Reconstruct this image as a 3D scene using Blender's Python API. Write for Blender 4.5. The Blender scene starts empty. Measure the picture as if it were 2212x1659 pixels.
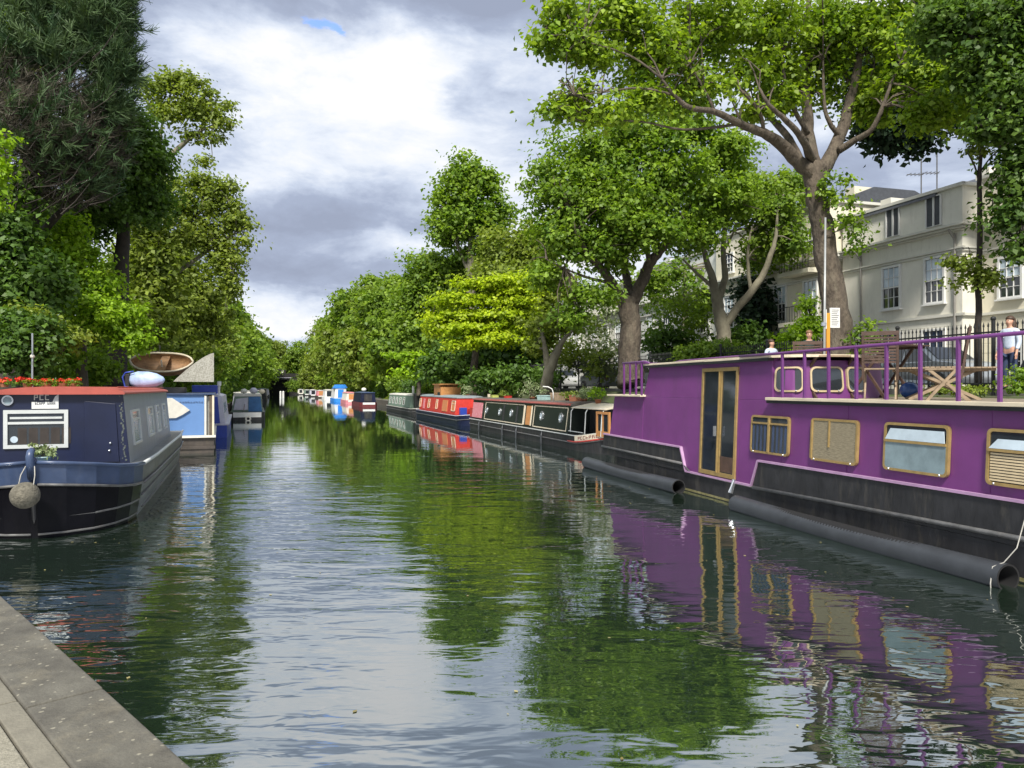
import bpy, math, random
import numpy as np
from mathutils import Vector, Matrix
R = random.Random(7)
sc = bpy.context.scene
COL = sc.collection
H = 2.2                      # eye height above the water
K = 0.0006091                # tangent of one unit of the measured sheet (2212 units wide)
CX, CY = 1106.0, 838.0

def at(x, y, Y):             # measured direction at distance Y -> world point
    return Vector(((x-CX)*K*Y, Y, H+(CY-y)*K*Y))

# ------------------------------------------------------------------ mesh builder
class MB:
    def __init__(s): s.v=[]; s.f=[]
    def add(s, vs, fs):
        n=len(s.v); s.v += [tuple(p) for p in vs]; s.f += [tuple(i+n for i in f) for f in fs]
    def box(s, x0,x1,y0,y1,z0,z1):
        vs=[(x,y,z) for z in (z0,z1) for y in (y0,y1) for x in (x0,x1)]
        s.add(vs, [(0,2,3,1),(4,5,7,6),(0,1,5,4),(2,6,7,3),(0,4,6,2),(1,3,7,5)])
        return s
    def obox(s, c, size, ang=0, tilt=0):
        m = Matrix.Rotation(ang,4,'Z') @ Matrix.Rotation(tilt,4,'Y')
        hx,hy,hz=[q/2 for q in size]
        vs=[Vector(c)+ (m @ Vector((x,y,z))) for z in (-hz,hz) for y in (-hy,hy) for x in (-hx,hx)]
        s.add(vs, [(0,2,3,1),(4,5,7,6),(0,1,5,4),(2,6,7,3),(0,4,6,2),(1,3,7,5)]); return s
    def tube(s, pts, rad, n=8, cap=True, wob=0.0):
        pts=[Vector(p) for p in pts]
        if not hasattr(rad,'__len__'): rad=[rad]*len(pts)
        up=None; rings=[]
        for i,p in enumerate(pts):
            t=(pts[min(i+1,len(pts)-1)]-pts[max(i-1,0)])
            if t.length<1e-9: t=Vector((0,0,1))
            t.normalize()
            if up is None:
                up = Vector((0,0,1)).cross(t)
                if up.length<.05: up=Vector((1,0,0)).cross(t)
                up.normalize()
            else:
                up = up - t*up.dot(t)
                if up.length<1e-6: up=Vector((1,0,0)).cross(t)
                up.normalize()
            b=t.cross(up)
            ring=[]
            for k in range(n):
                a=2*math.pi*k/n
                r=rad[i]*(1+(R.uniform(-wob,wob) if wob else 0))
                ring.append(p+up*(math.cos(a)*r)+b*(math.sin(a)*r))
            rings.append(ring)
        vs=[q for r in rings for q in r]; fs=[]
        for i in range(len(pts)-1):
            for k in range(n):
                a=i*n+k; c=i*n+(k+1)%n
                fs.append((a,c,c+n,a+n))
        if cap:
            fs.append(tuple(range(n))[::-1]); fs.append(tuple((len(pts)-1)*n+k for k in range(n)))
        s.add(vs,fs); return s
    def bar(s, a, b, w, h=None):        # rectangular bar between two points
        a=Vector(a); b=Vector(b); t=(b-a).normalized(); h=h or w
        u=Vector((0,0,1)).cross(t)
        if u.length<.05: u=Vector((1,0,0))
        u.normalize(); v=t.cross(u)
        vs=[p+u*(i*w/2)+v*(j*h/2) for p in (a,b) for j in (-1,1) for i in (-1,1)]
        s.add(vs, [(0,2,3,1),(4,5,7,6),(0,1,5,4),(2,6,7,3),(0,4,6,2),(1,3,7,5)]); return s
    def plate(s, poly, fn, o0, o1):      # prism of a 2-D outline through a surface map fn(u,v,out)
        n=len(poly)
        vs=[fn(u,v,o0) for u,v in poly]+[fn(u,v,o1) for u,v in poly]
        fs=[tuple(range(n))[::-1], tuple(range(n,2*n))]+[(i,(i+1)%n,(i+1)%n+n,i+n) for i in range(n)]
        s.add(vs,fs); return s
    def ring(s, a, b, fn, o0, o1):       # frame between outline a (outer) and b (inner)
        n=len(a)
        vs=[fn(u,v,o0) for u,v in a]+[fn(u,v,o0) for u,v in b]+[fn(u,v,o1) for u,v in a]+[fn(u,v,o1) for u,v in b]
        fs=[]
        for i in range(n):
            j=(i+1)%n
            fs += [(2*n+i,2*n+j,3*n+j,3*n+i),(i,j,2*n+j,2*n+i),(n+j,n+i,3*n+i,3*n+j)]
        s.add(vs,fs); return s
    def loft(s, secs, closed=True, cap=True):
        n=len(secs[0]); vs=[p for q in secs for p in q]; fs=[]
        for i in range(len(secs)-1):
            for k in range(n if closed else n-1):
                a=i*n+k; c=i*n+(k+1)%n
                fs.append((a,c,c+n,a+n))
        if cap:
            fs.append(tuple(range(n))[::-1]); fs.append(tuple((len(secs)-1)*n+k for k in range(n)))
        s.add(vs,fs); return s
    def sphere(s, c, r, nu=14, nv=9, sq=(1,1,1), bump=0):
        vs=[];fs=[]
        for j in range(nv+1):
            th=math.pi*j/nv
            for i in range(nu):
                ph=2*math.pi*i/nu
                rr=r*(1+(R.uniform(-bump,bump) if bump else 0))
                vs.append((c[0]+rr*sq[0]*math.sin(th)*math.cos(ph), c[1]+rr*sq[1]*math.sin(th)*math.sin(ph), c[2]+rr*sq[2]*math.cos(th)))
        for j in range(nv):
            for i in range(nu):
                a=j*nu+i; b=j*nu+(i+1)%nu
                fs.append((a,a+nu,b+nu,b))
        s.add(vs,fs); return s
    def mesh(s, name, smooth=False):
        me=bpy.data.meshes.new(name); me.from_pydata([tuple(map(float,p)) for p in s.v],[],s.f); me.update()
        if smooth: me.polygons.foreach_set('use_smooth',[True]*len(me.polygons))
        return me
    def build(s, name, mat, parent=None, smooth=False, label=None, bevel=0, loc=None):
        return link(name, s.mesh(name,smooth), mat, parent, label, bevel, loc)

def link(name, me, mat, parent=None, label=None, bevel=0, loc=None):
    o=bpy.data.objects.new(name, me); COL.objects.link(o)
    if mat:
        for m in (mat if isinstance(mat,(list,tuple)) else [mat]): me.materials.append(m)
    if parent: o.parent=parent
    if loc: o.location=loc
    if label: o['label']=label
    if bevel:
        b=o.modifiers.new('bevel','BEVEL'); b.width=bevel; b.segments=2; b.limit_method='ANGLE'; b.angle_limit=.6
    return o
def tag(o, label=None, cat=None, group=None, kind=None):
    if label: o['label']=label
    if cat: o['category']=cat
    if group: o['group']=group
    if kind: o['kind']=kind
    return o
def thing(name, label, cat, loc=(0,0,0), rz=0, group=None):
    o=bpy.data.objects.new(name,None); COL.objects.link(o); o.location=loc; o.rotation_euler=(0,0,rz)
    o.empty_display_size=.2
    return tag(o,label,cat,group)
def struct(name, mb, mat, smooth=False):
    return tag(mb.build(name,mat,smooth=smooth), kind='structure')
def dup(root, loc, rz=0, scale=1, label=None, group=None):
    kids=list(root.children); r=root.copy(); COL.objects.link(r); r.location=loc; r.rotation_euler=(0,0,rz)
    r.scale=(scale,)*3 if not hasattr(scale,'__len__') else scale
    if label: r['label']=label
    if group: r['group']=group
    for ch in kids:
        c=ch.copy(); COL.objects.link(c); c.parent=r
        for g in list(ch.children):
            d=g.copy(); COL.objects.link(d); d.parent=c
    return r

class Fr:                    # a local frame on the water: origin, heading of its x axis
    def __init__(s, X, Y, ang, z=0): s.o=Vector((X,Y,z)); s.a=ang; s.u=Vector((math.cos(ang),math.sin(ang),0)); s.w=Vector((-math.sin(ang),math.cos(ang),0))
    def on(s, x, y, off=0):  # measured direction meets the plane at lateral offset off -> (along, z)
        d=Vector(((x-CX)*K,1,(CY-y)*K)); c=Vector((0,0,H))
        t=(off-(c-s.o).dot(s.w))/d.dot(s.w); p=c+d*t-s.o
        return p.dot(s.u), p.z
    def onx(s, x, y, along):  # the plane across the frame at 'along' -> (lateral, z)
        d=Vector(((x-CX)*K,1,(CY-y)*K)); c=Vector((0,0,H))
        t=(along-(c-s.o).dot(s.u))/d.dot(s.u); p=c+d*t-s.o
        return p.dot(s.w), p.z
    def loc(s, P): p=Vector(P)-s.o; return Vector((p.dot(s.u),p.dot(s.w),p.z))
    def wd(s, x,y,z=0): return s.o+s.u*x+s.w*y+Vector((0,0,z))
UP_C = math.atan2(.9578,-.2873)      # the canal runs this way, away from the viewer
def cab(a,b,z=0): return Vector((-.2873*a+.9578*b, .9578*a+.2873*b, z))   # along / across the canal -> world

def rrect(x0,x1,z0,z1,r=.06,n=4):
    p=[]
    for cx,cz,a0 in ((x1-r,z1-r,0),(x0+r,z1-r,90),(x0+r,z0+r,180),(x1-r,z0+r,270)):
        for k in range(n+1):
            a=math.radians(a0+90*k/n); p.append((cx+r*math.cos(a),cz+r*math.sin(a)))
    return p
def circ(x,z,r,n=20,sx=1): return [(x+sx*r*math.cos(2*math.pi*k/n), z+r*math.sin(2*math.pi*k/n)) for k in range(n)]
def rect(x0,x1,z0,z1): return [(x1,z1),(x0,z1),(x0,z0),(x1,z0)]

# ------------------------------------------------------------------ materials
def lin(r,g,b):
    f=lambda c:(c/255/12.92) if c<=10 else ((c/255+.055)/1.055)**2.4
    return (f(r),f(g),f(b))
_m={}
def mat(name, col, rough=.6, metal=0, var=.15, scale=4, bump=0, bscale=30, spec=.5, coat=0, col2=None, stretch=(1,1,1), dirt=0, dcol=(.05,.045,.04), bdist=.02, spots=None):
    if name in _m: return _m[name]
    m=bpy.data.materials.new(name); m.use_nodes=True; nt=m.node_tree; N=nt.nodes; L=nt.links
    p=N['Principled BSDF']; p.inputs['Roughness'].default_value=rough; p.inputs['Metallic'].default_value=metal
    p.inputs['Specular IOR Level'].default_value=spec; p.inputs['Coat Weight'].default_value=coat
    tc=N.new('ShaderNodeTexCoord'); mp=N.new('ShaderNodeMapping'); mp.inputs['Scale'].default_value=stretch; L.new(tc.outputs['Object'],mp.inputs['Vector'])
    no=N.new('ShaderNodeTexNoise'); no.inputs['Scale'].default_value=scale; no.inputs['Detail'].default_value=8; no.inputs['Roughness'].default_value=.65
    L.new(mp.outputs[0],no.inputs['Vector'])
    rp=N.new('ShaderNodeMapRange'); rp.inputs['From Min'].default_value=.3; rp.inputs['From Max'].default_value=.7; L.new(no.outputs['Fac'],rp.inputs['Value'])
    mx=N.new('ShaderNodeMix'); mx.data_type='RGBA'; L.new(rp.outputs[0],mx.inputs['Factor'])
    c2 = col2 if col2 else tuple(min(1,c*(1+var)) for c in col); c1 = col if col2 else tuple(c*(1-var) for c in col)
    mx.inputs[6].default_value=(*c1,1); mx.inputs[7].default_value=(*c2,1)
    out=mx.outputs[2]
    if dirt:
        n2=N.new('ShaderNodeTexNoise'); n2.inputs['Scale'].default_value=2.3; n2.inputs['Detail'].default_value=10; n2.inputs['Roughness'].default_value=.75
        mp2=N.new('ShaderNodeMapping'); mp2.inputs['Scale'].default_value=(1.5,1.5,.35); L.new(tc.outputs['Object'],mp2.inputs['Vector']); L.new(mp2.outputs[0],n2.inputs['Vector'])
        r2=N.new('ShaderNodeMapRange'); r2.inputs['From Min'].default_value=.52; r2.inputs['From Max'].default_value=.75; r2.inputs['To Max'].default_value=dirt; L.new(n2.outputs['Fac'],r2.inputs['Value'])
        m2=N.new('ShaderNodeMix'); m2.data_type='RGBA'; L.new(r2.outputs[0],m2.inputs['Factor']); L.new(out,m2.inputs[6]); m2.inputs[7].default_value=(*dcol,1); out=m2.outputs[2]
    if spots:
        vo=N.new('ShaderNodeTexVoronoi'); vo.inputs['Scale'].default_value=19; vo.inputs['Randomness'].default_value=1; nw=N.new('ShaderNodeTexNoise'); nw.inputs['Scale'].default_value=22; L.new(tc.outputs['Object'],nw.inputs['Vector'])
        ad=N.new('ShaderNodeMath'); ad.operation='MULTIPLY_ADD'; L.new(nw.outputs['Fac'],ad.inputs[0]); ad.inputs[1].default_value=.8; L.new(vo.outputs['Distance'],ad.inputs[2]); L.new(tc.outputs['Object'],vo.inputs['Vector'])
        r3_=N.new('ShaderNodeMapRange'); r3_.inputs['From Min'].default_value=.56; r3_.inputs['From Max'].default_value=.50; r3_.inputs['To Max'].default_value=.42; L.new(ad.outputs[0],r3_.inputs['Value'])
        m3=N.new('ShaderNodeMix'); m3.data_type='RGBA'; L.new(r3_.outputs[0],m3.inputs['Factor']); L.new(out,m3.inputs[6]); m3.inputs[7].default_value=(*spots,1); out=m3.outputs[2]
    L.new(out,p.inputs['Base Color'])
    if bump:
        nb=N.new('ShaderNodeTexNoise'); nb.inputs['Scale'].default_value=bscale; nb.inputs['Detail'].default_value=6; L.new(mp.outputs[0],nb.inputs['Vector'])
        b=N.new('ShaderNodeBump'); b.inputs['Strength'].default_value=bump; b.inputs['Distance'].default_value=bdist; L.new(nb.outputs['Fac'],b.inputs['Height']); L.new(b.outputs[0],p.inputs['Normal'])
    _m[name]=m; return m
def leafmat(name, ca, cb, trans=.40, gloss=.025):
    if name in _m: return _m[name]
    m=bpy.data.materials.new(name); m.use_nodes=True; nt=m.node_tree; N=nt.nodes; L=nt.links
    for n in list(N): N.remove(n)
    out=N.new('ShaderNodeOutputMaterial'); at_=N.new('ShaderNodeAttribute'); at_.attribute_name='tint'
    geo=N.new('ShaderNodeNewGeometry')
    mx=N.new('ShaderNodeMix'); mx.data_type='RGBA'; L.new(at_.outputs['Fac'],mx.inputs['Factor'])
    mx.inputs[6].default_value=(*ca,1); mx.inputs[7].default_value=(*cb,1)
    hs=N.new('ShaderNodeHueSaturation'); L.new(mx.outputs[2],hs.inputs['Color'])
    mr=N.new('ShaderNodeMapRange'); mr.inputs['To Min'].default_value=.7; mr.inputs['To Max'].default_value=1.3; L.new(geo.outputs['Random Per Island'],mr.inputs['Value']); L.new(mr.outputs[0],hs.inputs['Value'])
    d=N.new('ShaderNodeBsdfDiffuse'); t=N.new('ShaderNodeBsdfTranslucent'); g=N.new('ShaderNodeBsdfGlossy'); g.inputs['Roughness'].default_value=.55
    L.new(hs.outputs[0],d.inputs['Color'])
    br=N.new('ShaderNodeMix'); br.data_type='RGBA'; br.blend_type='MULTIPLY'; br.inputs['Factor'].default_value=1; L.new(hs.outputs[0],br.inputs[6]); br.inputs[7].default_value=(1.15,1.2,.5,1); L.new(br.outputs[2],t.inputs['Color'])
    a=N.new('ShaderNodeMixShader'); a.inputs[0].default_value=trans; L.new(d.outputs[0],a.inputs[1]); L.new(t.outputs[0],a.inputs[2])
    b=N.new('ShaderNodeMixShader'); b.inputs[0].default_value=gloss; L.new(a.outputs[0],b.inputs[1]); L.new(g.outputs[0],b.inputs[2])
    L.new(b.outputs[0],out.inputs['Surface']); _m[name]=m; return m
def glass(name, col=(.02,.025,.03), rough=.06):
    if name in _m: return _m[name]
    m=mat(name, col, rough=rough, spec=.9, var=.3, scale=2); return m

# ------------------------------------------------------------------ foliage
def crown_mesh(name, ells, leaf=.2, per=40, cr=.55, seed=1, flat=.6, shell=.5, up=.7, asp=.7, tintbias=0.0, cull=None):
    g=np.random.default_rng(seed); C=[];E=[];S=[]
    for (c,r,n) in ells:
        n=int(n); d=g.normal(size=(n,3)); d/=np.linalg.norm(d,axis=1)[:,None]
        # lumpy outline: radius varies over direction
        rad=(shell+(1-shell)*g.random(n))**.8
        lump=1+.16*np.sin(d[:,0]*5+seed)*np.sin(d[:,2]*6+seed*2)+.12*g.normal(size=n)
        C.append(np.array(c)[None]+d*rad[:,None]*lump[:,None]*np.array(r)[None]); E.append(np.repeat(np.array(c)[None],n,0)); S.append(cr*(.55+.9*g.random(n)))
    C=np.concatenate(C);E=np.concatenate(E);S=np.concatenate(S); M=len(C)
    idx=np.repeat(np.arange(M),per); n=len(idx)
    off=g.normal(size=(n,3))*.5; off[:,2]*=flat
    P=C[idx]+off*S[idx][:,None]
    outw=P-E[idx]; outw/=np.linalg.norm(outw,axis=1)[:,None]+1e-6
    loc=off/ (np.linalg.norm(off,axis=1)[:,None]+1e-6)
    nr=outw*.35+loc*.35+g.normal(size=(n,3))*.55; nr[:,2]+=up
    nr/=np.linalg.norm(nr,axis=1)[:,None]
    t=np.cross(nr,g.normal(size=(n,3))); t/=np.linalg.norm(t,axis=1)[:,None]+1e-9
    b=np.cross(nr,t); s=leaf*(.6+.8*g.random(n))
    droop=nr*(s*.18)[:,None]
    v=np.empty((n,4,3)); v[:,0]=P-t*(s*.5)[:,None]-droop; v[:,1]=P-b*(s*.5*asp)[:,None]; v[:,2]=P+t*(s*.5)[:,None]-droop; v[:,3]=P+b*(s*.5*asp)[:,None]
    tint=np.clip(g.random(M)[idx]*.7+g.random(n)*.3+tintbias,0,1)
    return quads(name, v.reshape(-1,3), n, tint)
def quads(name, v, n, tint):
    me=bpy.data.meshes.new(name); me.vertices.add(n*4); me.vertices.foreach_set('co', v.astype(np.float32).ravel())
    me.loops.add(n*4); me.loops.foreach_set('vertex_index', np.arange(n*4,dtype=np.int32))
    me.polygons.add(n); me.polygons.foreach_set('loop_start', np.arange(0,n*4,4,dtype=np.int32))
    me.update(calc_edges=True)
    a=me.attributes.new('tint','FLOAT','FACE'); a.data.foreach_set('value', tint.astype(np.float32))
    return me
def needle_mesh(name, ells, seed=3, per=34, ln=.3, w=.03, lean=(.3,0,.6)):
    g=np.random.default_rng(seed); C=[]
    for (c,r,n) in ells:
        d=g.normal(size=(n,3)); d/=np.linalg.norm(d,axis=1)[:,None]
        C.append(np.array(c)[None]+d*((.35+.65*g.random(n))[:,None])*np.array(r)[None])
    C=np.concatenate(C); M=len(C); idx=np.repeat(np.arange(M),per); n=len(idx)
    ax=g.normal(size=(M,3))*.5+np.array(lean); ax/=np.linalg.norm(ax,axis=1)[:,None]
    k=g.random(n); base=C[idx]+ax[idx]*(k*.5)[:,None]
    d=g.normal(size=(n,3))*.55+ax[idx]; d/=np.linalg.norm(d,axis=1)[:,None]
    s=np.cross(d,g.normal(size=(n,3))); s/=np.linalg.norm(s,axis=1)[:,None]
    L_=ln*(.6+.7*g.random(n)); v=np.empty((n,4,3))
    v[:,0]=base-s*w*.5; v[:,1]=base+s*w*.5; tip=base+d*L_[:,None]; v[:,2]=tip+s*w*.25; v[:,3]=tip-s*w*.25
    return quads(name, v.reshape(-1,3), n, g.random(M)[idx])
def E(x,y,rx,ry,Y,n,dp=None):     # crown ellipsoid measured on the sheet, at distance Y
    c=at(x,y,Y); a=rx*K*Y; b=ry*K*Y
    return (tuple(c),(a,dp if dp else (a+b)/2,b),n)
def limbs(mb, paths, n=9):
    for path in paths:
        pts=[];rad=[]
        for p in path:
            pts.append(at(p[0],p[1],p[2])); rad.append(p[3])
        # resample with Catmull-Rom for smooth bends
        P=[pts[0]]+pts+[pts[-1]]; q=[];qr=[]
        for i in range(1,len(P)-2):
            for k in range(4):
                t=k/4; a,b,c,d=P[i-1],P[i],P[i+1],P[i+2]
                q.append(.5*((2*b)+(c-a)*t+(2*a-5*b+4*c-d)*t*t+(3*b-a-3*c+d)*t**3)); qr.append(rad[i-1]*(1-t)+rad[i]*t)
        q.append(pts[-1]); qr.append(rad[-1])
        if len(q)>2:
            for i in range(1,len(q)-1):
                q[i]=q[i]+Vector((R.uniform(-1,1),R.uniform(-1,1),R.uniform(-.3,.3)))*qr[i]*.14
        mb.tube(q,qr,n,wob=.05)
def twigs(mb, paths, ells, k=40, rad=.02, seed=5):
    rr=random.Random(seed); nodes=[]
    for path in paths:
        for p in path[len(path)//2:]: nodes.append(at(p[0],p[1],p[2]))
    for i in range(k):
        c,r,n=rr.choice(ells); tgt=Vector(c)+Vector((rr.uniform(-1,1)*r[0],rr.uniform(-1,1)*r[1],rr.uniform(-.9,.9)*r[2]))*.8
        s=min(nodes,key=lambda q:(q-tgt).length+rr.uniform(0,1)); m=(s+tgt)/2+Vector((rr.uniform(-.3,.3),rr.uniform(-.3,.3),rr.uniform(-.1,.5)))
        mb.tube([s,(s+m)/2+Vector((0,0,.08)),m,(m+tgt)/2+Vector((0,0,.06)),tgt],[rad*2,rad*1.7,rad*1.3,rad,rad*.5],5,cap=False)
def stem(x,y0,y1,Y,r0,r1,lean=0): return [[(x,y0,Y,r0),(x+lean*.3,(y0*2+y1)/3,Y,r0*.8),(x+lean*.6,(y0+2*y1)/3,Y,(r0+r1)/2),(x+lean,y1,Y,r1)]]
def tree(name,label,paths,ells,lm,bm,leaf=.2,per=40,cr=.55,seed=1,ntw=40,twr=.02,group=None,cat='tree',**kw):
    base=at(*paths[0][0][:3]); root=thing(name,label,cat,tuple(base),group=group)
    tb=MB(); limbs(tb,paths)
    if ntw: twigs(tb,paths,ells,ntw,twr,seed)
    o=tb.build('trunk',bm,root,smooth=True); o.matrix_parent_inverse=Matrix.Translation(-base)
    me=crown_mesh('crown',ells,leaf,per,cr,seed,**kw)
    c=link('crown',me,lm,root); c.matrix_parent_inverse=Matrix.Translation(-base)
    return root

# ================================================================== materials used
M_PURPLE = mat('purple_paint', (.135,.031,.148), rough=.45, var=.16, scale=.9, bump=.14, bscale=5, dirt=.6, dcol=(.095,.042,.098))
M_PURPLE_HI = mat('purple_gloss', (.12,.034,.145), rough=.3, var=.08)
M_PINKLINE = mat('pale_lilac_line', (.36,.22,.36), rough=.5, var=.15)
M_BOWBLK = mat('bow_black', (.005,.005,.007), rough=.3, spec=.12, var=.3, scale=2, bump=.1, dirt=.2, dcol=(.02,.018,.015))
M_BLACK = mat('black_hull_paint', (.020,.020,.022), rough=.5, var=.45, scale=5, bump=.35, bscale=9, dirt=.75, dcol=(.085,.075,.06), stretch=(1,1,.4))
M_STRAKE = mat('worn_steel_strake', (.10,.10,.10), rough=.45, var=.4, scale=6, dirt=.4, dcol=(.16,.13,.10))
M_GOLD = mat('brass_frame', (.36,.25,.10), rough=.35, metal=.35, var=.2, scale=9)
M_CREAMF = mat('cream_frame', (.44,.35,.21), rough=.5, var=.12)
M_PLANK = mat('pale_deck_edge', (.56,.49,.36), rough=.6, var=.2, scale=5, stretch=(.3,3,3))
M_DECK = mat('deck_boards', (.23,.19,.14), rough=.8, var=.3, scale=5)
M_TEAK = mat('dark_teak', (.068,.038,.026), rough=.55, var=.35, scale=9, stretch=(1,6,1), bump=.2)
M_TEAKL = mat('weathered_teak', (.27,.20,.13), rough=.7, var=.3, scale=8)
M_GLASS = glass('dark_glass')
M_GLASSB = glass('blue_grey_glass', (.18,.24,.26), .18)
M_HOPPER = mat('pale_reflecting_glass', (.42,.50,.56), rough=.12, spec=.9, var=.15, scale=3)  # pale base colour stands in for a bright reflection on the glass
M_BLIND = mat('bamboo_blind', (.20,.17,.11), rough=.8, var=.45, scale=12, stretch=(1,1,9))
M_SLAT = mat('slat_blind', (.52,.42,.26), rough=.7, var=.15)
M_CURT = mat('blue_curtain', (.028,.045,.09), rough=.8, var=.6, scale=14, stretch=(6,6,.2))
M_RUBBER = mat('ribbed_rubber', (.032,.036,.042), rough=.48, var=.25, scale=3)
M_ROPE = mat('pale_rope', (.34,.33,.30), rough=.9, var=.2, scale=30)
M_ROPED = mat('grey_rope', (.12,.11,.085), rough=.95, var=.5, scale=16, bump=1, bscale=40)
M_NAVY = mat('navy_paint', (.007,.011,.036), rough=.33, var=.25, scale=1.5, dirt=.25, dcol=(.015,.02,.045))
M_BLUEBAND = mat('slate_blue_paint', (.045,.07,.14), rough=.35, var=.22, scale=2.2, dirt=.3, dcol=(.14,.16,.2))
M_CABGREY = mat('sky_reflection_cabin_side', (.21,.235,.27), rough=.32, var=.12, scale=1.4, stretch=(3,1,.4))  # light grey stands in for sky reflected along the cabin side
M_HULLGREY = mat('weathered_reflecting_hull', (.12,.125,.13), rough=.42, var=.35, scale=2, stretch=(.6,1,4), dirt=.6, dcol=(.22,.21,.18))  # weathered grey, lightened to imitate sky reflected along the hull side
M_RED = mat('red_roof_paint', (.34,.07,.05), rough=.5, var=.2, scale=3)
M_REDC = mat('red_cabin_paint', (.50,.045,.035), rough=.35, var=.15)
M_ALU = mat('pale_alloy_frame', (.58,.60,.58), rough=.35, metal=.3, var=.1)
M_STEEL = mat('bright_steel', (.5,.52,.55), rough=.25, metal=.8, var=.1)
M_WHITE = mat('white_paint', (.64,.64,.62), rough=.5, var=.06, scale=3)
M_OFFW = mat('off_white_paint', (.60,.58,.52), rough=.6, var=.15, scale=3)
M_SKYBLUE = mat('sky_blue_paint', (.11,.215,.44), rough=.4, var=.07, scale=2)
M_BLUE = mat('royal_blue_paint', (.025,.055,.33), rough=.35, var=.15)
M_MIDBLUE = mat('mid_blue_board', (.035,.14,.34), rough=.45, var=.25)
M_TARPB = mat('bright_blue_tarpaulin', (.02,.20,.62), rough=.5, var=.2)
M_LILAC = mat('lilac_grey_paint', (.48,.47,.55), rough=.4, var=.12)
M_BROWNH = mat('brown_black_hull', (.045,.036,.03), rough=.6, var=.4, scale=3, dirt=.5, dcol=(.13,.10,.06))
M_FIN = mat('speckled_grey_board', (.16,.15,.12), rough=.8, var=.2, scale=26, col2=(.46,.45,.40))
M_WOOD = mat('orange_timber', (.42,.19,.06), rough=.6, var=.3, scale=6, stretch=(4,4,1))
M_DINGHY = mat('worn_brown_timber', (.27,.15,.07), rough=.55, var=.5, scale=4, stretch=(1,4,2), bump=.3, dirt=.5, dcol=(.42,.32,.20))
M_DINRIM = mat('pale_gunwale_timber', (.50,.44,.33), rough=.6, var=.2)
M_TARPW = mat('pale_blue_cover', (.34,.44,.66), rough=.45, var=.35, scale=3, bump=.6, bscale=6)
M_GREENH = mat('dark_green_paint', (.014,.020,.017), rough=.3, var=.3, scale=2)
M_SAGE = mat('sage_paint', (.16,.23,.18), rough=.45, var=.15)
M_PANELP = mat('pink_painted_panel', (.50,.10,.12), rough=.5, var=.3, scale=9, col2=(.62,.32,.36))
M_OCHRE = mat('ochre_castle_panel', (.52,.26,.10), rough=.5, var=.3, scale=11, col2=(.5,.12,.05))
M_CREAM = mat('cream_line', (.62,.55,.42), rough=.5, var=.12)
M_GREYROOF = mat('grey_roof_paint', (.24,.29,.31), rough=.5, var=.15)
M_FLOWER = leafmat('red_petals',(.55,.02,.015),(.75,.08,.04),.2)
M_POT = mat('glazed_pot', (.30,.42,.44), rough=.4, var=.1)
M_TERRA = mat('terracotta_pot', (.34,.13,.07), rough=.8, var=.2)
M_STUCCO = mat('cream_stucco', (.66,.64,.56), rough=.85, var=.06, scale=1.2, bump=.15, bscale=40, dirt=.45, dcol=(.38,.36,.29))
M_STUCCO2 = mat('warm_stucco', (.63,.59,.47), rough=.85, var=.06, scale=1.2, bump=.15, bscale=40, dirt=.18, dcol=(.36,.32,.24))
M_STUCCOG = mat('pale_mould', (.56,.55,.49), rough=.8, var=.06)
M_SLATE = mat('slate_roof', (.055,.06,.07), rough=.6, var=.25, scale=6)
M_IRON = mat('black_iron', (.012,.013,.013), rough=.45, var=.3)
M_BARK = mat('plane_bark', (.040,.031,.024), rough=.95, scale=5.5, bump=1.0, bscale=11, stretch=(1,1,.5), col2=(.135,.108,.08), dirt=.55, dcol=(.20,.18,.13), bdist=.07)
M_BARKP = mat('pale_plane_bark', (.10,.088,.062), rough=.9, scale=2, bump=.8, bscale=6, stretch=(1,1,.6), col2=(.24,.22,.155), bdist=.06)
M_BARKD = mat('dark_bark', (.035,.028,.022), rough=.9, bump=.8, bscale=9, var=.4)
M_COPING = mat('coping_stone', (.052,.047,.038), rough=.85, scale=4, bump=.35, bscale=60, col2=(.125,.118,.095), dirt=.7, dcol=(.175,.155,.11), spots=(.40,.37,.28))
M_STRIP = mat('kerb_strip_stone', (.16,.148,.115), rough=.9, scale=9, bump=.3, bscale=60, var=.2)
M_SLAB = mat('aggregate_slab', (.15,.14,.105), rough=.95, scale=55, bump=.5, bscale=90, col2=(.30,.28,.22))
M_BRICKW = mat('canal_wall_brick', (.07,.06,.045), rough=.9, var=.4, scale=5, bump=.5, dirt=.5, dcol=(.05,.07,.03))
M_SOIL = mat('bank_soil', (.06,.05,.033), rough=.95, scale=1.2, bump=.8, bscale=12, col2=(.055,.095,.02))
M_ASPH = mat('asphalt', (.05,.05,.052), rough=.9, var=.2, scale=20)
M_PAVE = mat('pavement', (.22,.21,.19), rough=.9, var=.15)
M_SKIN = mat('skin', (.52,.29,.20), rough=.5, var=.05)
M_HAIRB = mat('brown_hair', (.05,.025,.013), rough=.6, var=.3, scale=20)
M_HAIRG = mat('sandy_hair', (.20,.11,.05), rough=.6, var=.3, scale=20)
M_SHIRT1 = mat('pale_blue_shirt', (.50,.57,.68), rough=.8, var=.15, scale=12)
M_COAT = mat('dark_green_jacket', (.012,.035,.035), rough=.8, var=.2)
M_JEANS = mat('dark_jeans', (.03,.045,.10), rough=.85, var=.2)
M_TYRE = mat('tyre', (.02,.02,.02), rough=.8)
M_SILVER = mat('silver_car_paint', (.45,.48,.50), rough=.25, metal=.4, var=.03)
M_WCAR = mat('white_car_paint', (.70,.71,.70), rough=.25, var=.03)
M_DCAR = mat('dark_car_paint', (.03,.035,.045), rough=.2, var=.05)
M_BCAR = mat('blue_car_paint', (.03,.08,.25), rough=.2, var=.05)
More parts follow.
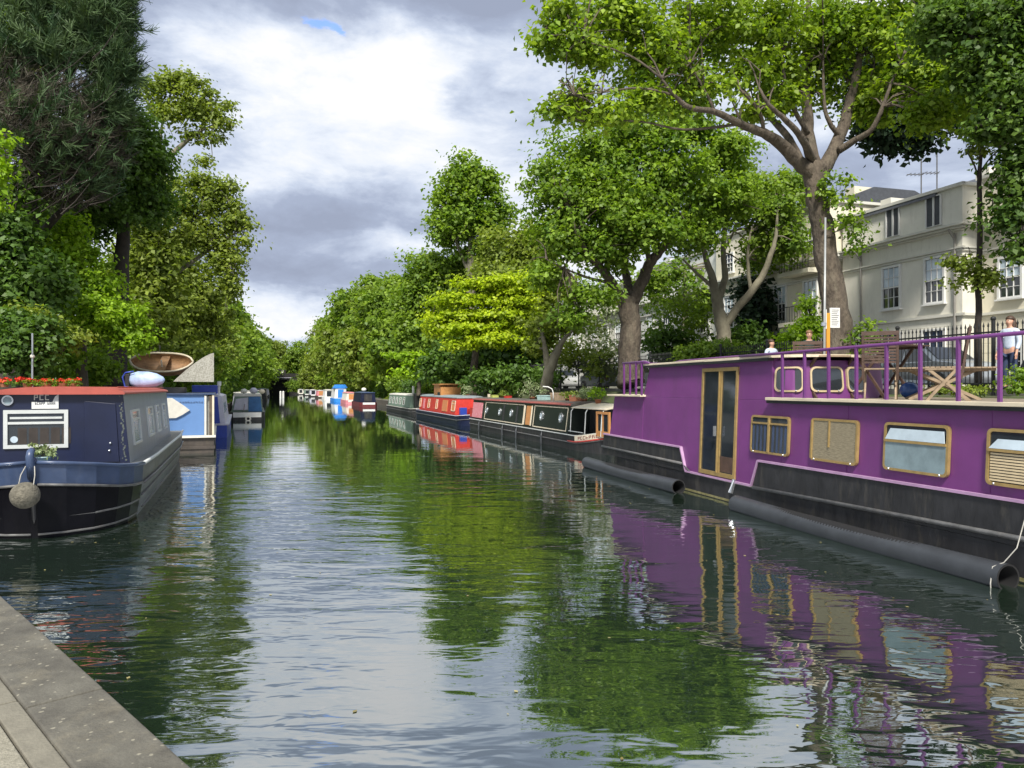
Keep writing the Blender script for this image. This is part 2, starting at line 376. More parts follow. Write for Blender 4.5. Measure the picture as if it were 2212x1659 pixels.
M_REDL = mat('lamp_red', (.35,.01,.01), rough=.3)
M_LAMPG = mat('lamp_clear', (.6,.6,.58), rough=.15)
M_ORANGE = mat('orange_post', (.60,.27,.03), rough=.5, var=.1)
L_PLANE = leafmat('plane_leaves',(.10,.195,.014),(.32,.43,.03),.5)
L_PLANEM = leafmat('plane_leaves_mid',(.085,.175,.018),(.26,.38,.03),.48)
L_MID = leafmat('mid_green_leaves',(.10,.19,.022),(.24,.345,.034),.48)
L_OLIVE = leafmat('olive_leaves',(.125,.185,.027),(.27,.335,.045),.45)
L_DARK = leafmat('dark_green_leaves',(.045,.10,.018),(.12,.215,.028),.42)
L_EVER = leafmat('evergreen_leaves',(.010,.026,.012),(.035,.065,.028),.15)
L_YELLOW = leafmat('yellow_green_leaves',(.24,.35,.010),(.47,.57,.018),.45)
L_SHADE = leafmat('painted_shade_leaves',(.040,.095,.016),(.12,.20,.028),.38)  # leaf colour darkened to stand in for shade on the overhanging tree
L_LIME = leafmat('lime_leaves',(.16,.29,.012),(.33,.50,.02),.45)
L_VARIEG = leafmat('pale_shrub_leaves',(.14,.21,.08),(.40,.45,.26),.3)
L_PINE = leafmat('pine_needles',(.034,.070,.030),(.09,.14,.055),.15,.02)
L_TWIG = leafmat('brown_twigs',(.040,.036,.028),(.10,.088,.064),.0,.02)

# ================================================================== camera
cam=bpy.data.cameras.new('camera'); co=bpy.data.objects.new('camera',cam); COL.objects.link(co)
co.location=(0,0,H); co.rotation_euler=(math.radians(90),0,0)
cam.sensor_width=36; cam.lens=36/(2212*K); cam.shift_y=(CY-829.5)/2212; cam.clip_start=.05; cam.clip_end=6000
sc.camera=co

# ================================================================== sky
SUN_EL=math.radians(48); SUN_AZ=math.radians(187)     # compass bearing measured from +Y clockwise
w=bpy.data.worlds.new('World'); sc.world=w; w.use_nodes=True; nt=w.node_tree; N=nt.nodes; L=nt.links
bg=N['Background']; bg.inputs['Strength'].default_value=.14
sky=N.new('ShaderNodeTexSky'); sky.sky_type='NISHITA'; sky.sun_disc=False; sky.sun_elevation=SUN_EL; sky.sun_rotation=SUN_AZ
tc=N.new('ShaderNodeTexCoord'); nrm=N.new('ShaderNodeVectorMath'); nrm.operation='NORMALIZE'; L.new(tc.outputs['Generated'],nrm.inputs[0])
def V(op,a,b=None):
    n=N.new('ShaderNodeVectorMath'); n.operation=op
    for i,q in enumerate((a,b)):
        if q is None: continue
        if isinstance(q,tuple): n.inputs[i].default_value=q
        else: L.new(q,n.inputs[i])
    return n.outputs['Value'] if op in('LENGTH','DOT_PRODUCT') else n.outputs[0]
def F(op,a,b=0,c=None):
    n=N.new('ShaderNodeMath'); n.operation=op
    for i,q in enumerate((a,b,c)):
        if q is None: continue
        if isinstance(q,(int,float)): n.inputs[i].default_value=q
        else: L.new(q,n.inputs[i])
    return n.outputs[0]
def NZ(vec,scale,detail=8,rough=.55,dist=0):
    n=N.new('ShaderNodeTexNoise'); n.inputs['Scale'].default_value=scale; n.inputs['Detail'].default_value=detail; n.inputs['Roughness'].default_value=rough; n.inputs['Distortion'].default_value=dist
    L.new(vec,n.inputs['Vector']); return n
st=V('MULTIPLY',nrm.outputs[0],(1,1,2.3))
wn=NZ(st,2.6,9,.6); wob=V('MULTIPLY',V('SUBTRACT',wn.outputs['Color'],(.5,.5,.5)),(.42,.42,.16))
dirw=V('ADD',nrm.outputs[0],wob)
def blob(x,y,rx,ry,amp,soft=1.0):
    c=Vector(((x-CX)*K,1,(CY-y)*K)).normalized()
    d=V('MULTIPLY',V('SUBTRACT',dirw,tuple(c)),(1/(rx*K),1.2,1/(ry*K)))
    l=V('LENGTH',d); n=N.new('ShaderNodeMapRange'); n.interpolation_type='SMOOTHSTEP'
    n.inputs['From Min'].default_value=0; n.inputs['From Max'].default_value=1.5*soft; n.inputs['To Min'].default_value=amp; n.inputs['To Max'].default_value=0; L.new(l,n.inputs['Value']); return n.outputs[0]
base=F('ADD',F('MULTIPLY_ADD', NZ(st,3.1,12,.58,.25).outputs['Fac'], 2.1, -.44),F('MULTIPLY_ADD',NZ(st,8,9,.65,.4).outputs['Fac'],.8,-.42))
acc=base
for b in ((960,20,340,85,-.62),(330,110,120,160,-.34),(760,450,420,60,-.42),(690,580,380,34,-.46),(720,505,330,18,.16),(700,500,300,40,-.2),
          (900,230,330,110,.24),(560,210,160,120,.12),(620,340,200,50,.16),(620,655,220,30,.12),(590,715,160,22,-.55),(1900,380,500,110,-.34),(1050,215,60,45,-.28),
          (1500,-300,900,250,.1),(600,-500,700,300,.15),(1000,-700,600,200,-.3)):
    acc=F('ADD',acc,blob(*b))
rp=N.new('ShaderNodeValToRGB'); L.new(acc,rp.inputs[0])
els=rp.color_ramp.elements; els[0].position=.0; els[0].color=(.140,.160,.212,1); els[1].position=1.0; els[1].color=(.425,.415,.42,1)
for p,c in ((.25,(.165,.190,.250)),(.5,(.245,.275,.335)),(.70,(.33,.352,.39)),(.85,(.382,.388,.405))):
    e=els.new(p); e.color=(*c,1)
cl=V('MULTIPLY',rp.outputs[0],(9.5,9.5,9.5))
gap=F('ADD',blob(668,73,24,16,1.25,.9),F('MULTIPLY',blob(590,735,120,20,.5),1)); 
gn=N.new('ShaderNodeMapRange'); gn.interpolation_type='SMOOTHSTEP'; gn.inputs['From Min'].default_value=.12; gn.inputs['From Max'].default_value=1.0; gn.inputs['To Max'].default_value=.75; L.new(gap,gn.inputs['Value'])
mxs=N.new('ShaderNodeMix'); mxs.data_type='RGBA'; L.new(gn.outputs[0],mxs.inputs['Factor']); L.new(cl,mxs.inputs[6])
skb=V('MULTIPLY',sky.outputs[0],(.75,.95,1.35)); L.new(skb,mxs.inputs[7]); L.new(mxs.outputs[2],bg.inputs['Color'])

sun=bpy.data.lights.new('sun','SUN'); sun.energy=3.5; sun.angle=math.radians(10); sun.color=(1,.95,.86)
so=bpy.data.objects.new('sun',sun); COL.objects.link(so)
sd=Vector((math.sin(SUN_AZ)*math.cos(SUN_EL), math.cos(SUN_AZ)*math.cos(SUN_EL), math.sin(SUN_EL)))
so.rotation_euler=sd.to_track_quat('Z','Y').to_euler(); so.location=sd*50
vs=sc.view_settings; vs.view_transform='Standard'; vs.look='None'; vs.gamma=1; vs.exposure=.95; vs.use_curve_mapping=False

# ================================================================== water
wm=bpy.data.materials.new('canal_water'); wm.use_nodes=True; nt=wm.node_tree; N=nt.nodes; L=nt.links
for n in list(N): N.remove(n)
out=N.new('ShaderNodeOutputMaterial'); geo=N.new('ShaderNodeNewGeometry'); pos=geo.outputs['Position']
def MAPP(sx,sy,rz=0):
    m=N.new('ShaderNodeMapping'); m.inputs['Scale'].default_value=(sx,sy,1); m.inputs['Rotation'].default_value=(0,0,rz); L.new(pos,m.inputs['Vector']); return m.outputs[0]
r1=NZ(MAPP(.8,2.0,.12),.95,3,.45,.5).outputs['Fac']
r2=NZ(MAPP(1.1,2.6,-.22),2.3,2,.5,.6).outputs['Fac']
r3=NZ(MAPP(.25,.5,.3),.8,2,.5).outputs['Fac']
calm=N.new('ShaderNodeMapRange'); calm.interpolation_type='SMOOTHSTEP'; calm.inputs['From Min'].default_value=.40; calm.inputs['From Max'].default_value=.62; calm.inputs['To Min'].default_value=.30; calm.inputs['To Max'].default_value=1
L.new(NZ(MAPP(.10,.07,.5),1.0,3,.5).outputs['Fac'],calm.inputs['Value'])
h=F('ADD',F('MULTIPLY',r1,.60),F('MULTIPLY',r2,.13)); sp=N.new('ShaderNodeSeparateXYZ'); L.new(pos,sp.inputs[0])
far=N.new('ShaderNodeMapRange'); far.inputs['From Min'].default_value=10; far.inputs['From Max'].default_value=32; far.inputs['To Min'].default_value=1.1; far.inputs['To Max'].default_value=.10; L.new(sp.outputs['Y'],far.inputs['Value'])
h=F('MULTIPLY',F('MULTIPLY',h,calm.outputs[0]),far.outputs[0]); h=F('ADD',h,F('MULTIPLY',F('MULTIPLY',r3,.5),far.outputs[0]))
bp=N.new('ShaderNodeBump'); bp.inputs['Strength'].default_value=1; bp.inputs['Distance'].default_value=.052; L.new(h,bp.inputs['Height'])
gl=N.new('ShaderNodeBsdfGlossy'); gl.inputs['Roughness'].default_value=.02; gl.inputs['Color'].default_value=(.90,.93,.95,1); L.new(bp.outputs[0],gl.inputs['Normal'])
df=N.new('ShaderNodeBsdfDiffuse'); df.inputs['Color'].default_value=(.012,.022,.014,1)
fr=N.new('ShaderNodeFresnel'); fr.inputs['IOR'].default_value=1.33; L.new(bp.outputs[0],fr.inputs['Normal'])
ff=F('MULTIPLY_ADD',fr.outputs[0],.58,.42)
ms=N.new('ShaderNodeMixShader'); L.new(ff,ms.inputs[0]); L.new(df.outputs[0],ms.inputs[1]); L.new(gl.outputs[0],ms.inputs[2]); L.new(ms.outputs[0],out.inputs['Surface'])
wb=MB(); wb.add([(-140,-25,0),(40,-25,0),(40,330,0),(-140,330,0)],[(0,1,2,3)])
water=struct('water',wb,wm)

# ================================================================== ground (one sheet, canal trough cut in it)
BR=12.0; BL=-5.35            # right and left canal walls, measured across the canal
prof=[(-900,1.2),(-60,1.2),(-14,1.0),(-9.0,.72),(BL-.4,.6),(BL,.6),(BL,-1.2),(BR,-1.2),(BR,.62),(BR+2.2,.66),(14.6,.9),(15.5,2.0),(18.2,2.12),(18.3,2.02),(24.6,2.02),(24.7,2.13),(60,2.2),(900,2.4)]
gb=MB(); secs=[]
for a in (-60,-20,0,6,10.4,20,40,80,160,290,291,900,2600):
    row=[]
    for b,z in prof:
        bb,zz=b,z
        if a<10.5 and b<=BL: bb=b-(10.9-a)*.9-1.5 if a<10.4 else b-1.0
        if a>=291: zz=max(z,1.0)
        row.append(cab(a,bb,zz))
    secs.append(row)
gb.loft(secs,closed=False,cap=False)
struct('ground',gb,M_SOIL)
rb=MB(); rb.loft([[cab(a,18.32,2.026),cab(a,24.58,2.026)] for a in (-30,300)],closed=False,cap=False); struct('road',rb,M_ASPH)
pb=MB()
for b0,b1 in ((16.2,18.29),(24.72,27.3)):
    pb.loft([[cab(a,b0,1.98),cab(a,b0,2.17),cab(a,b1,2.17),cab(a,b1,1.98)] for a in (-30,300)],closed=True)
struct('pavement',pb,M_PAVE)
tb=MB(); tb.loft([[cab(a,BR-.02,.5),cab(a,BR-.02,.70),cab(a,BR+2.0,.72),cab(a,BR+2.0,.5)] for a in (-20,280)],closed=True); struct('towpath',tb,M_PAVE)
wl=MB(); wl.loft([[cab(a,BR-.03,-1),cab(a,BR-.03,.66),cab(a,BR+.35,.74),cab(a,BR+.35,-1)] for a in (-20,290)],closed=True)
tag(wl.build('canal_wall',M_BRICKW),'low dark brick wall along the right side of the canal','wall')
wl=MB(); wl.loft([[cab(a,BL+.03,-1),cab(a,BL+.03,.64),cab(a,BL-.4,.66),cab(a,BL-.4,-1)] for a in (11,290)],closed=True)
tag(wl.build('canal_wall',M_BRICKW),'low dark brick wall along the left side of the canal behind the boats','wall')

# near quay (45 degrees to the view)
q=Fr(1.77,0,math.atan2(.716,-.698),0)     # along the edge, away to the left; +y = land side
def strip(mb,y0,y1,z0,z1,x0,x1): mb.box(x0,x1,y0,y1,z0,z1)
def qthing(name,label,cat,mb,m,bev=.0): 
    o=mb.build(name,m,bevel=bev); o.location=q.o; o.rotation_euler=(0,0,q.a); return tag(o,label,cat)
wb=MB(); wb.box(-4,15.2,.03,.6,-1.2,.50); qthing('quay_wall','dark stained wall under the stone edge of the near quay','wall',wb,M_BRICKW)
# coping stones, each a block
cj=[-3.2,-1.05,.9,2.62,3.62,5.65,7.6,9.6,11.6,13.5,15.2]
kb=MB()
for i in range(len(cj)-1):
    kb.box(cj[i]+.004,cj[i+1]-.004,0,.357,.42,.6+.003*(i%3))
o=kb.build('coping',M_COPING,bevel=.012); o.location=q.o; o.rotation_euler=(0,0,q.a); tag(o,kind='structure')
kb=MB(); x=-3.2
while x<15.2: kb.box(x+.003,x+.99,.363,.475,.42,.598); x+=1.0
o=kb.build('kerb',M_STRIP,bevel=.006); o.location=q.o; o.rotation_euler=(0,0,q.a); tag(o,kind='structure')
kb=MB(); x=-3.2
while x<15.2:
    y=.481
    for k in range(7): kb.box(x+.004,x+.896,y+.004,y+.596,.42,.594+R.uniform(-.002,.002)); y+=.6
    x+=.9
o=kb.build('paving',M_SLAB,bevel=.006); o.location=q.o; o.rotation_euler=(0,0,q.a); tag(o,kind='structure')

# ================================================================== the big purple boat
X0=8.02; sl=.263
pf=Fr(X0-sl*21.0,21.0,math.atan2(-1,sl))       # x runs from the far end towards the viewer, y inland
def SP(u,v,o):            # side wall surface: leans in a little with height
    return (u, -o+.05*max(0,(v-.9)), v)
pb_=thing('houseboat','purple widebeam houseboat with black hull, brass-framed windows and a railed roof deck','houseboat',tuple(pf.o),pf.a)
PL_=17.2; PW=3.75; DK=2.02
# hull
hb=MB(); sec=[]
for x,i0 in ((-.35,.7),(.25,.25),(.9,.05),(1.6,0),(PL_,0)):
    sec.append([(x,i0,-.5),(x,i0,.40),(x,PW-i0,.40),(x,PW-i0,-.5)])
hb.loft(sec); hull=hb.build('hull',M_BLACK,pb_,bevel=.01)
m=MB(); m.box(1.6,PL_,-.006,.01,.012,.055); m.build('waterline_weed',mat('waterline_weed',(.10,.095,.03),rough=.9,var=.6,scale=9,col2=(.20,.18,.09)),pb_)
def bul(u0,u1,s0,s1):     # raised bulwark with a raked end
    m=MB(); m.plate([(u1,.90),(u0+s0,.90),(u0,.40),(u1+s1,.40)],lambda u,v,o:(u,-o,v),-.05,.02); return m
uA0=.15; uA1=pf.on(1472,966)[0]; uB0=pf.on(1640,1000)[0]
m=MB(); m.plate([(uA1,.905),(uA0,.93),(uA0-.1,.40),(uA1+.22,.40)],lambda u,v,o:(u,-o,v),-.045,.02); m.build('bulwark',M_BLACK,pb_,bevel=.006)
m=MB(); m.plate([(PL_,.925),(uB0,.88),(uB0-.2,.40),(PL_,.40)],lambda u,v,o:(u,-o,v),-.045,.02); m.build('bulwark',M_BLACK,pb_,bevel=.006)
m=MB(); pts=[(uA0,.945),(uA1,.918),(uA1+.24,.42),(uB0-.22,.42),(uB0,.895),(PL_,.94)]
for a,b in zip(pts[:-1],pts[1:]): m.bar((a[0],-.012,a[1]),(b[0],-.012,b[1]),.07,.035)
m.build('capping_rail',M_PINKLINE,pb_)
m=MB(); m.tube([(uA0-.1,-.035,.60),(uA1+.1,-.035,.57)],.03,8); m.tube([(uB0-.15,-.035,.40),(PL_,-.035,.585)],.032,8); m.tube([(uA1+.1,-.035,.57),(uA1+.5,-.03,.40),(uB0-.15,-.03,.40)],.016,6); m.build('rubbing_strake',M_STRAKE,pb_,smooth=True)
# cabin: lower wall with a door opening, raised front block
xf=pf.on(1395,790)[0]; xr=pf.on(1660,775)[0]; RZ=2.73
cm=MB()
cm.loft([[SP(.35,.42,0),SP(.75,DK-.04,0),(.75,PW-.1,DK-.04),(.35,PW,.42)],[SP(xf-.25,.42,0),SP(xf-.25,DK-.04,0),(xf-.25,PW-.1,DK-.04),(xf-.25,PW,.42)]])
cm.loft([[SP(xf-.25,.42,0),SP(xf-.25,DK-.04,0),(xf-.25,PW-.08,DK-.04),(xf-.25,PW,.42)],[SP(xr+.35,.42,0),SP(xr+.35,DK-.04,0),(xr+.35,PW-.08,DK-.04),(xr+.35,PW,.42)]])
cm.loft([[SP(xf-.25,DK-.041,0),(xf-.25,PW-.08,DK-.041),(xr-2.0,PW-.08,DK-.041),(xr+.05,.6,DK-.041),SP(xr+.05,DK-.041,0)],[SP(xf+.05,RZ-.002,0),(xf+.05,PW-.12,RZ-.002),(xr-2.0,PW-.12,RZ-.002),(xr-.02,.6,RZ-.002),SP(xr-.02,RZ-.002,0)]])
cm.loft([[SP(xr+.352,.42,0),SP(xr+.352,DK-.04,0),(xr+.352,PW-.1,DK-.04),(xr+.352,PW,.42)],[SP(PL_-.1,.42,0),SP(PL_-.1,DK-.04,0),(PL_-.1,PW-.1,DK-.04),(PL_-.1,PW,.42)]])
cab_=cm.build('cabin',M_PURPLE,pb_,bevel=.008)
m=MB(); m.box(xf-.02,xr-2.0,-.03,PW,RZ+.003,RZ+.045); m.build('roof',M_PLANK,pb_,bevel=.008)
m=MB(); m.box(xf-.01,xr+.02,-.022,.1,RZ-.05,RZ); m.build('roof_edge_strip',M_IRON,pb_)  # thin black strip just below the roof edge
for xs_ in (2.6,6.9,9.9,12.4,14.6):
    m=MB(); m.plate(rect(xs_-.004,xs_+.004,.5,1.93),SP,-.002,.004); m.build('plate_seam',M_PURPLE,pb_)
# deck edge planks
m=MB(); m.box(.55,xf-.12,-.09,PW,DK-.035,DK+.012); m.build('front_deck',M_PLANK,pb_,bevel=.008)
m=MB(); m.box(xr+.0,PL_,-.07,.06,DK-.035,DK+.015); m.build('deck_edge',M_PLANK,pb_,bevel=.006)
m=MB(); 
for k in range(26): m.box(xr+.36 if k<6 else xr-1.9,PL_,.065+k*.141,.065+k*.141+.135,DK-.03,DK-.002+.001*(k%2))
m.build('deck',M_DECK,pb_)
m=MB(); m.box(xr+.0,PL_,-.045,.03,DK-.085,DK-.037); m.build('deck_edge_strip',M_IRON,pb_)  # thin black strip just below the deck edge
# bowed end wall of the raised part, with its cream framed windows
WPc=[(xr+.02,.085),(xr+.34,.32),(xr+.52,.85),(xr+.46,1.45),(xr+.16,2.1),(xr-.45,2.8),(xr-1.5,3.5)]
def crom(P_,n=8):
    P_=[P_[0]]+P_+[P_[-1]]; q_=[]
    for i in range(1,len(P_)-2):
        for k in range(n):
            t=k/n; a,b,c,d=P_[i-1],P_[i],P_[i+1],P_[i+2]
            q_.append(tuple(.5*(2*b[m_]+(c[m_]-a[m_])*t+(2*a[m_]-5*b[m_]+4*c[m_]-d[m_])*t*t+(3*b[m_]-a[m_]-3*c[m_]+d[m_])*t**3) for m_ in (0,1)))
    return q_+[P_[-1]]
WL=crom(WPc); WA_=[0]
for i in range(1,len(WL)): WA_.append(WA_[-1]+math.hypot(WL[i][0]-WL[i-1][0],WL[i][1]-WL[i-1][1]))
def wpos(u):
    u=max(0,min(WA_[-1]-1e-6,u)); i=max(k for k in range(len(WA_)-1) if WA_[k]<=u); t=(u-WA_[i])/(WA_[i+1]-WA_[i])
    a,b=WL[i],WL[i+1]; dx,dy=b[0]-a[0],b[1]-a[1]; l=math.hypot(dx,dy); return a[0]+dx*t,a[1]+dy*t,dy/l,-dx/l
def SW(u,v,o): x,y,nx,ny=wpos(u); k=o-.10*(v-DK); return (x+nx*k,y+ny*k,v)
wh=MB(); NU=40
back=[(xr-2.2,3.6),(xr-2.2,.12),(xr-.1,.12)]
wh.loft([[SW(WA_[-1]*i/NU,z,0) for i in range(NU+1)]+[(x,y,z) for x,y in back] for z in (DK-.01,RZ-.052)])
whp=wh.build('wheelhouse',M_PURPLE,pb_)
m=MB(); m.loft([[SW(WA_[-1]*i/NU,RZ,.17) for i in range(NU+1)]+[(xr-2.2,3.62,RZ),(xr-2.2,-.03,RZ)] ,[(lambda p:(p[0],p[1],RZ+.046))(SW(WA_[-1]*i/NU,RZ,.17)) for i in range(NU+1)]+[(xr-2.2,3.62,RZ+.046),(xr-2.2,-.03,RZ+.046)]]); m.build('wheelhouse_roof',M_PLANK,pb_)
def udir(xd):
    best=None
    for i in range(200):
        u=WA_[-1]*i/199; x,y,_,_=wpos(u); p=pf.wd(x,y); d=abs(p.x/p.y/K+CX-xd)
        if best is None or d<best[0]: best=(d,u)
    return best[1]
def brass(name,fn0,x0,x1,z0,z1,fm,kind,parent,r=.07,fw=.036,proud=.005):
    fn=lambda u,v,o: fn0(u,v,o+.035)
    f=MB(); f.ring(rrect(x0,x1,z0,z1,r),rrect(x0+fw,x1-fw,z0+fw,z1-fw,max(.02,r-fw*.6)),fn,-.04,proud)
    n=fw; ix0,ix1,iz0,iz1=x0+fw-.005,x1-fw+.005,z0+fw-.005,z1-fw+.005
    if kind in('hopper','slat'): zz=z0+(z1-z0)*.62; f.plate(rect(ix0,ix1,zz-.018,zz+.018),fn,-.01,.02)
    if kind=='sash': xx=(x0+x1)/2; f.plate(rect(xx-.02,xx+.02,iz0,iz1),fn,-.01,.022); f.plate(rect(ix0,ix1,iz1-.12,iz1-.09),fn,-.01,.012)
    if kind=='blind': xx=x0+(x1-x0)*.42; f.plate(rect(xx-.012,xx+.012,iz0+.2,iz1),fn,-.005,.016); f.plate(rect(ix0,ix0+.03,iz0,iz1),fn,-.01,.02)
    W=f.build('window_frame',fm,parent,label=None)
    if kind=='hopper':
        g=MB(); g.plate(rect(ix0,ix1,iz0,zz-.018),fn,-.012,.004); g.build('pane',M_GLASSB,W)
        g=MB(); g.plate(rect(ix0,ix1,zz+.018,iz1),fn,-.03,-.012); g.build('upper_opening',M_GLASS,W)
        g=MB(); vs=[fn(ix0+.02,zz+.02,.015),fn(ix1-.02,zz+.02,.015),fn(ix1-.12,iz1-.03,-.11+.02),fn(ix0+.05,iz1-.03,-.11+.02)]
        g.add([fn(ix0+.015,zz+.02,.022),fn(ix1-.015,zz+.02,.022),fn(ix1-.05,iz1-.05,.004),fn(ix0+.09,iz1-.05,.004)]+[fn(ix0+.015,zz+.02,.012),fn(ix1-.015,zz+.02,.012),fn(ix1-.05,iz1-.05,-.006),fn(ix0+.09,iz1-.05,-.006)],[(0,1,2,3),(7,6,5,4),(0,4,5,1),(1,5,6,2),(2,6,7,3),(3,7,4,0)])
        g.build('hopper_pane',M_HOPPER,W)
    elif kind=='slat':
        g=MB(); g.plate(rect(ix0,ix1,iz0,zz-.018),fn,-.03,-.02); g.build('pane',M_GLASS,W)
        g=MB(); z=iz0+.02
        while z<zz-.05: g.plate(rect(ix0+.02,ix1-.01,z,z+.022),fn,-.02,-.004); z+=.034
        g.build('blind',M_SLAT,W)
        g=MB(); g.plate(rect(ix0,ix1,zz+.018,iz1),fn,-.03,-.012); g.build('upper_opening',M_GLASS,W)
        g=MB(); g.add([fn(ix0+.015,zz+.02,.022),fn(ix1-.015,zz+.02,.022),fn(ix1-.05,iz1-.09,.004),fn(ix0+.12,iz1-.09,.004),fn(ix0+.015,zz+.02,.012),fn(ix1-.015,zz+.02,.012),fn(ix1-.05,iz1-.09,-.006),fn(ix0+.12,iz1-.09,-.006)],[(0,1,2,3),(7,6,5,4),(0,4,5,1),(1,5,6,2),(2,6,7,3),(3,7,4,0)]); g.build('hopper_pane',M_HOPPER,W)
    elif kind=='blind':
        g=MB(); g.plate(rect(ix0,ix1,iz0,iz1),fn,-.02,-.004); g.build('blind',M_BLIND,W)
    elif kind=='sash':
        g=MB(); g.plate(rect(ix0,ix1,iz0,iz1),fn,-.02,-.008); g.build('pane',M_GLASS,W)
        g=MB()
        for k in range(9):
            xx=ix0+.03+k*(ix1-ix0-.12)/8
            if abs(xx+.03-(x0+x1)/2)<.05: continue
            g.plate(rect(xx,xx+.055,iz0+.01,iz1-.14),fn,-.008,-.004+.002*(k%2))
        g.build('curtain',M_CURT,W)
    else:
        g=MB(); g.plate(rect(ix0,ix1,iz0,iz1),fn,-.02,-.004); g.build('pane',M_GLASS,W)
    # clips on the lower edge
    for xx in (x0+.12,x1-.12): g=MB(); g.sphere(fn(xx,z0+.02,proud+.005),.014,6,5); g.build('clip',M_STEEL,W)
    return W
def seg(xa,ya,xb,yb,fr=pf): a=fr.on(xa,ya); b=fr.on(xb,yb); return a[0],b[0]
for (xa,xb,z0,z1,k) in ((1622.6,1704.6,1.04,1.71,'sash'),(1751.5,1853,1.05,1.72,'blind'),(1910,2050,1.065,1.725,'hopper'),(2132,2300,1.06,1.725,'slat')):
    u0,u1=seg(xa,900,xb,900); brass('w',SP,u0,u1,z0,z1,M_GOLD,k,pb_)
for (xa,xb) in ((1673,1737),(1750,1822),(1831,1868)):
    brass('w',SW,udir(xa),udir(xb),2.13,2.57,M_CREAMF,'plain',whp,r=.1,fw=.03)
# folding glazed door
u0,u1=pf.on(1512,900)[0],pf.on(1589,900)[0]
m=MB(); m.ring(rect(u0,u1,.46,2.60),rect(u0+.06,u1-.06,.54,2.53),SP,-.03,.035)
um=(u0+u1)/2+.06; m.plate(rect(um-.045,um-.012,.53,2.54),SP,-.02,.05); m.plate(rect(um+.012,um+.045,.53,2.54),SP,-.02,.03)
dr=m.build('door',M_GOLD,pb_)
m=MB(); m.plate(rect(u0+.055,um-.045,.535,2.535),SP,-.02,.008); m.build('pane',M_GLASS,dr)
m=MB(); m.plate(rect(um+.045,u1-.055,.535,2.535),SP,-.02,.006); m.build('pane',M_GLASS,dr)
m=MB(); m.plate(rect(um+.06,u1-.07,.56,.86),SP,-.01,.0085); m.build('door_panel',M_TEAK,dr)
m=MB(); m.box(um-.04,um-.02,-.1,-.04,1.25,1.45); m.build('door_handle',M_STEEL,dr)
# rail of the deck: one post after another, one top rail
RLZ=2.80
for i,xd in enumerate((1690,1738,1790,1850,1915,1988,2070,2160,2262)):
    u=pf.on(xd,860,-.035)[0]; m=MB(); m.box(u-.022,u+.022,-.055,-.015,DK-.0,RLZ); m.build('rail_post',M_PURPLE_HI,pb_,bevel=.004)
m=MB(); m.tube([(pf.on(1598,772,-.035)[0],-.035,RZ+.06),(pf.on(1690,764)[0],-.035,RLZ-.01),(PL_,-.035,RLZ+.045)],.025,8); m.build('top_rail',M_PURPLE_HI,pb_,smooth=True)
m=MB(); yb=PW-.25
m.tube([(xr+2.2,yb,2.62),(xr+4.6,yb,2.64),(xr+6.3,yb,2.64),(xr+6.7,yb,2.58),(xr+6.8,yb,2.45),(xr+6.8,yb,DK)],.026,8); m.build('back_rail',M_PURPLE_HI,pb_,smooth=True)
m=MB(); m.box(xr+4.4,xr+4.45,yb-.02,yb+.02,DK,2.62); m.build('rail_post',M_PURPLE_HI,pb_)
# front terrace rail
for i,xd in enumerate((1348,1361,1374,1386)):
    u=pf.on(xd,850,-.05)[0]; m=MB(); m.box(u-.022,u+.022,-.07,-.03,DK+.01,2.82); m.build('rail_post',M_PURPLE_HI,pb_)
uf=pf.on(1345,850,-.05)[0]
m=MB(); m.tube([(uf,PW-.3,2.83),(uf,-.05,2.83),(xf+.02,-.05,2.83),(xf+.25,-.02,2.79)],.026,8); m.build('top_rail',M_PURPLE_HI,pb_,smooth=True)
for yy in (.9,1.9,2.9): m=MB(); m.box(uf-.02,uf+.02,yy-.02,yy+.02,DK+.01,2.82); m.build('rail_post',M_PURPLE_HI,pb_)
# small handrail on the front roof
m=MB(); m.tube([(xf+.3,.5,RZ+.05),(xf+.8,.5,RZ+.10),(xr-1.2,.5,RZ+.11),(xr-.9,.5,RZ+.05)],.02,6); m.build('roof_handrail',M_PURPLE_HI,pb_,smooth=True)
m=MB(); m.bar((uB0-.75,-.05,.47),(uB0-.72,-.14,.22),.05); m.tube([(uB0-.72,-.08,.46),(uB0-.70,-.2,.24)],.012,5); m.build('fender_bracket',M_STEEL,pb_)

# tube fenders afloat beside the hull
def fender(label,ua,ub,z,r=.155,off=.36):
    t=thing('tube_fender',label,'fender',tuple(pf.wd(ua,-off,0)),pf.a,'ribbed tube fenders along the purple boat')
    m=MB(); L_=ub-ua; n=22; nn=int(L_/.032); secs=[]
    for i in range(nn+1):
        x=L_*i/nn; rr=r*(1+(.011 if i%2 else -.011)); zz=z-.03*math.sin(math.pi*x/L_)
        secs.append([(x,rr*math.cos(2*math.pi*k/n),zz+rr*math.sin(2*math.pi*k/n)) for k in range(n)])
    m.loft(secs,cap=False)
    m.build('tube',M_RUBBER,t,smooth=True)
    m=MB(); secs=[[(x,(r-.02)*math.cos(-2*math.pi*k/n),z+(r-.02)*math.sin(-2*math.pi*k/n)) for k in range(n)] for x in (0,L_*.5,L_)]
    m.loft(secs,cap=False)
    for x in (0,L_):
        m.loft([[(x,r*math.cos(2*math.pi*k/n),z+r*math.sin(2*math.pi*k/n)) for k in range(n)],[(x,(r-.02)*math.cos(2*math.pi*k/n),z+(r-.02)*math.sin(2*math.pi*k/n)) for k in range(n)]],cap=False)
    m.build('bore',mat('painted_shade_bore',(.006,.006,.007),rough=.8),t,smooth=True)  # near-black inner wall, the shade inside the tube put into its colour
    return t
fa=fender('short far ribbed black tube fender by the glazed door end of the purple boat',pf.on(1268,1000,-.36)[0],pf.on(1466,1050,-.36)[0],.13)
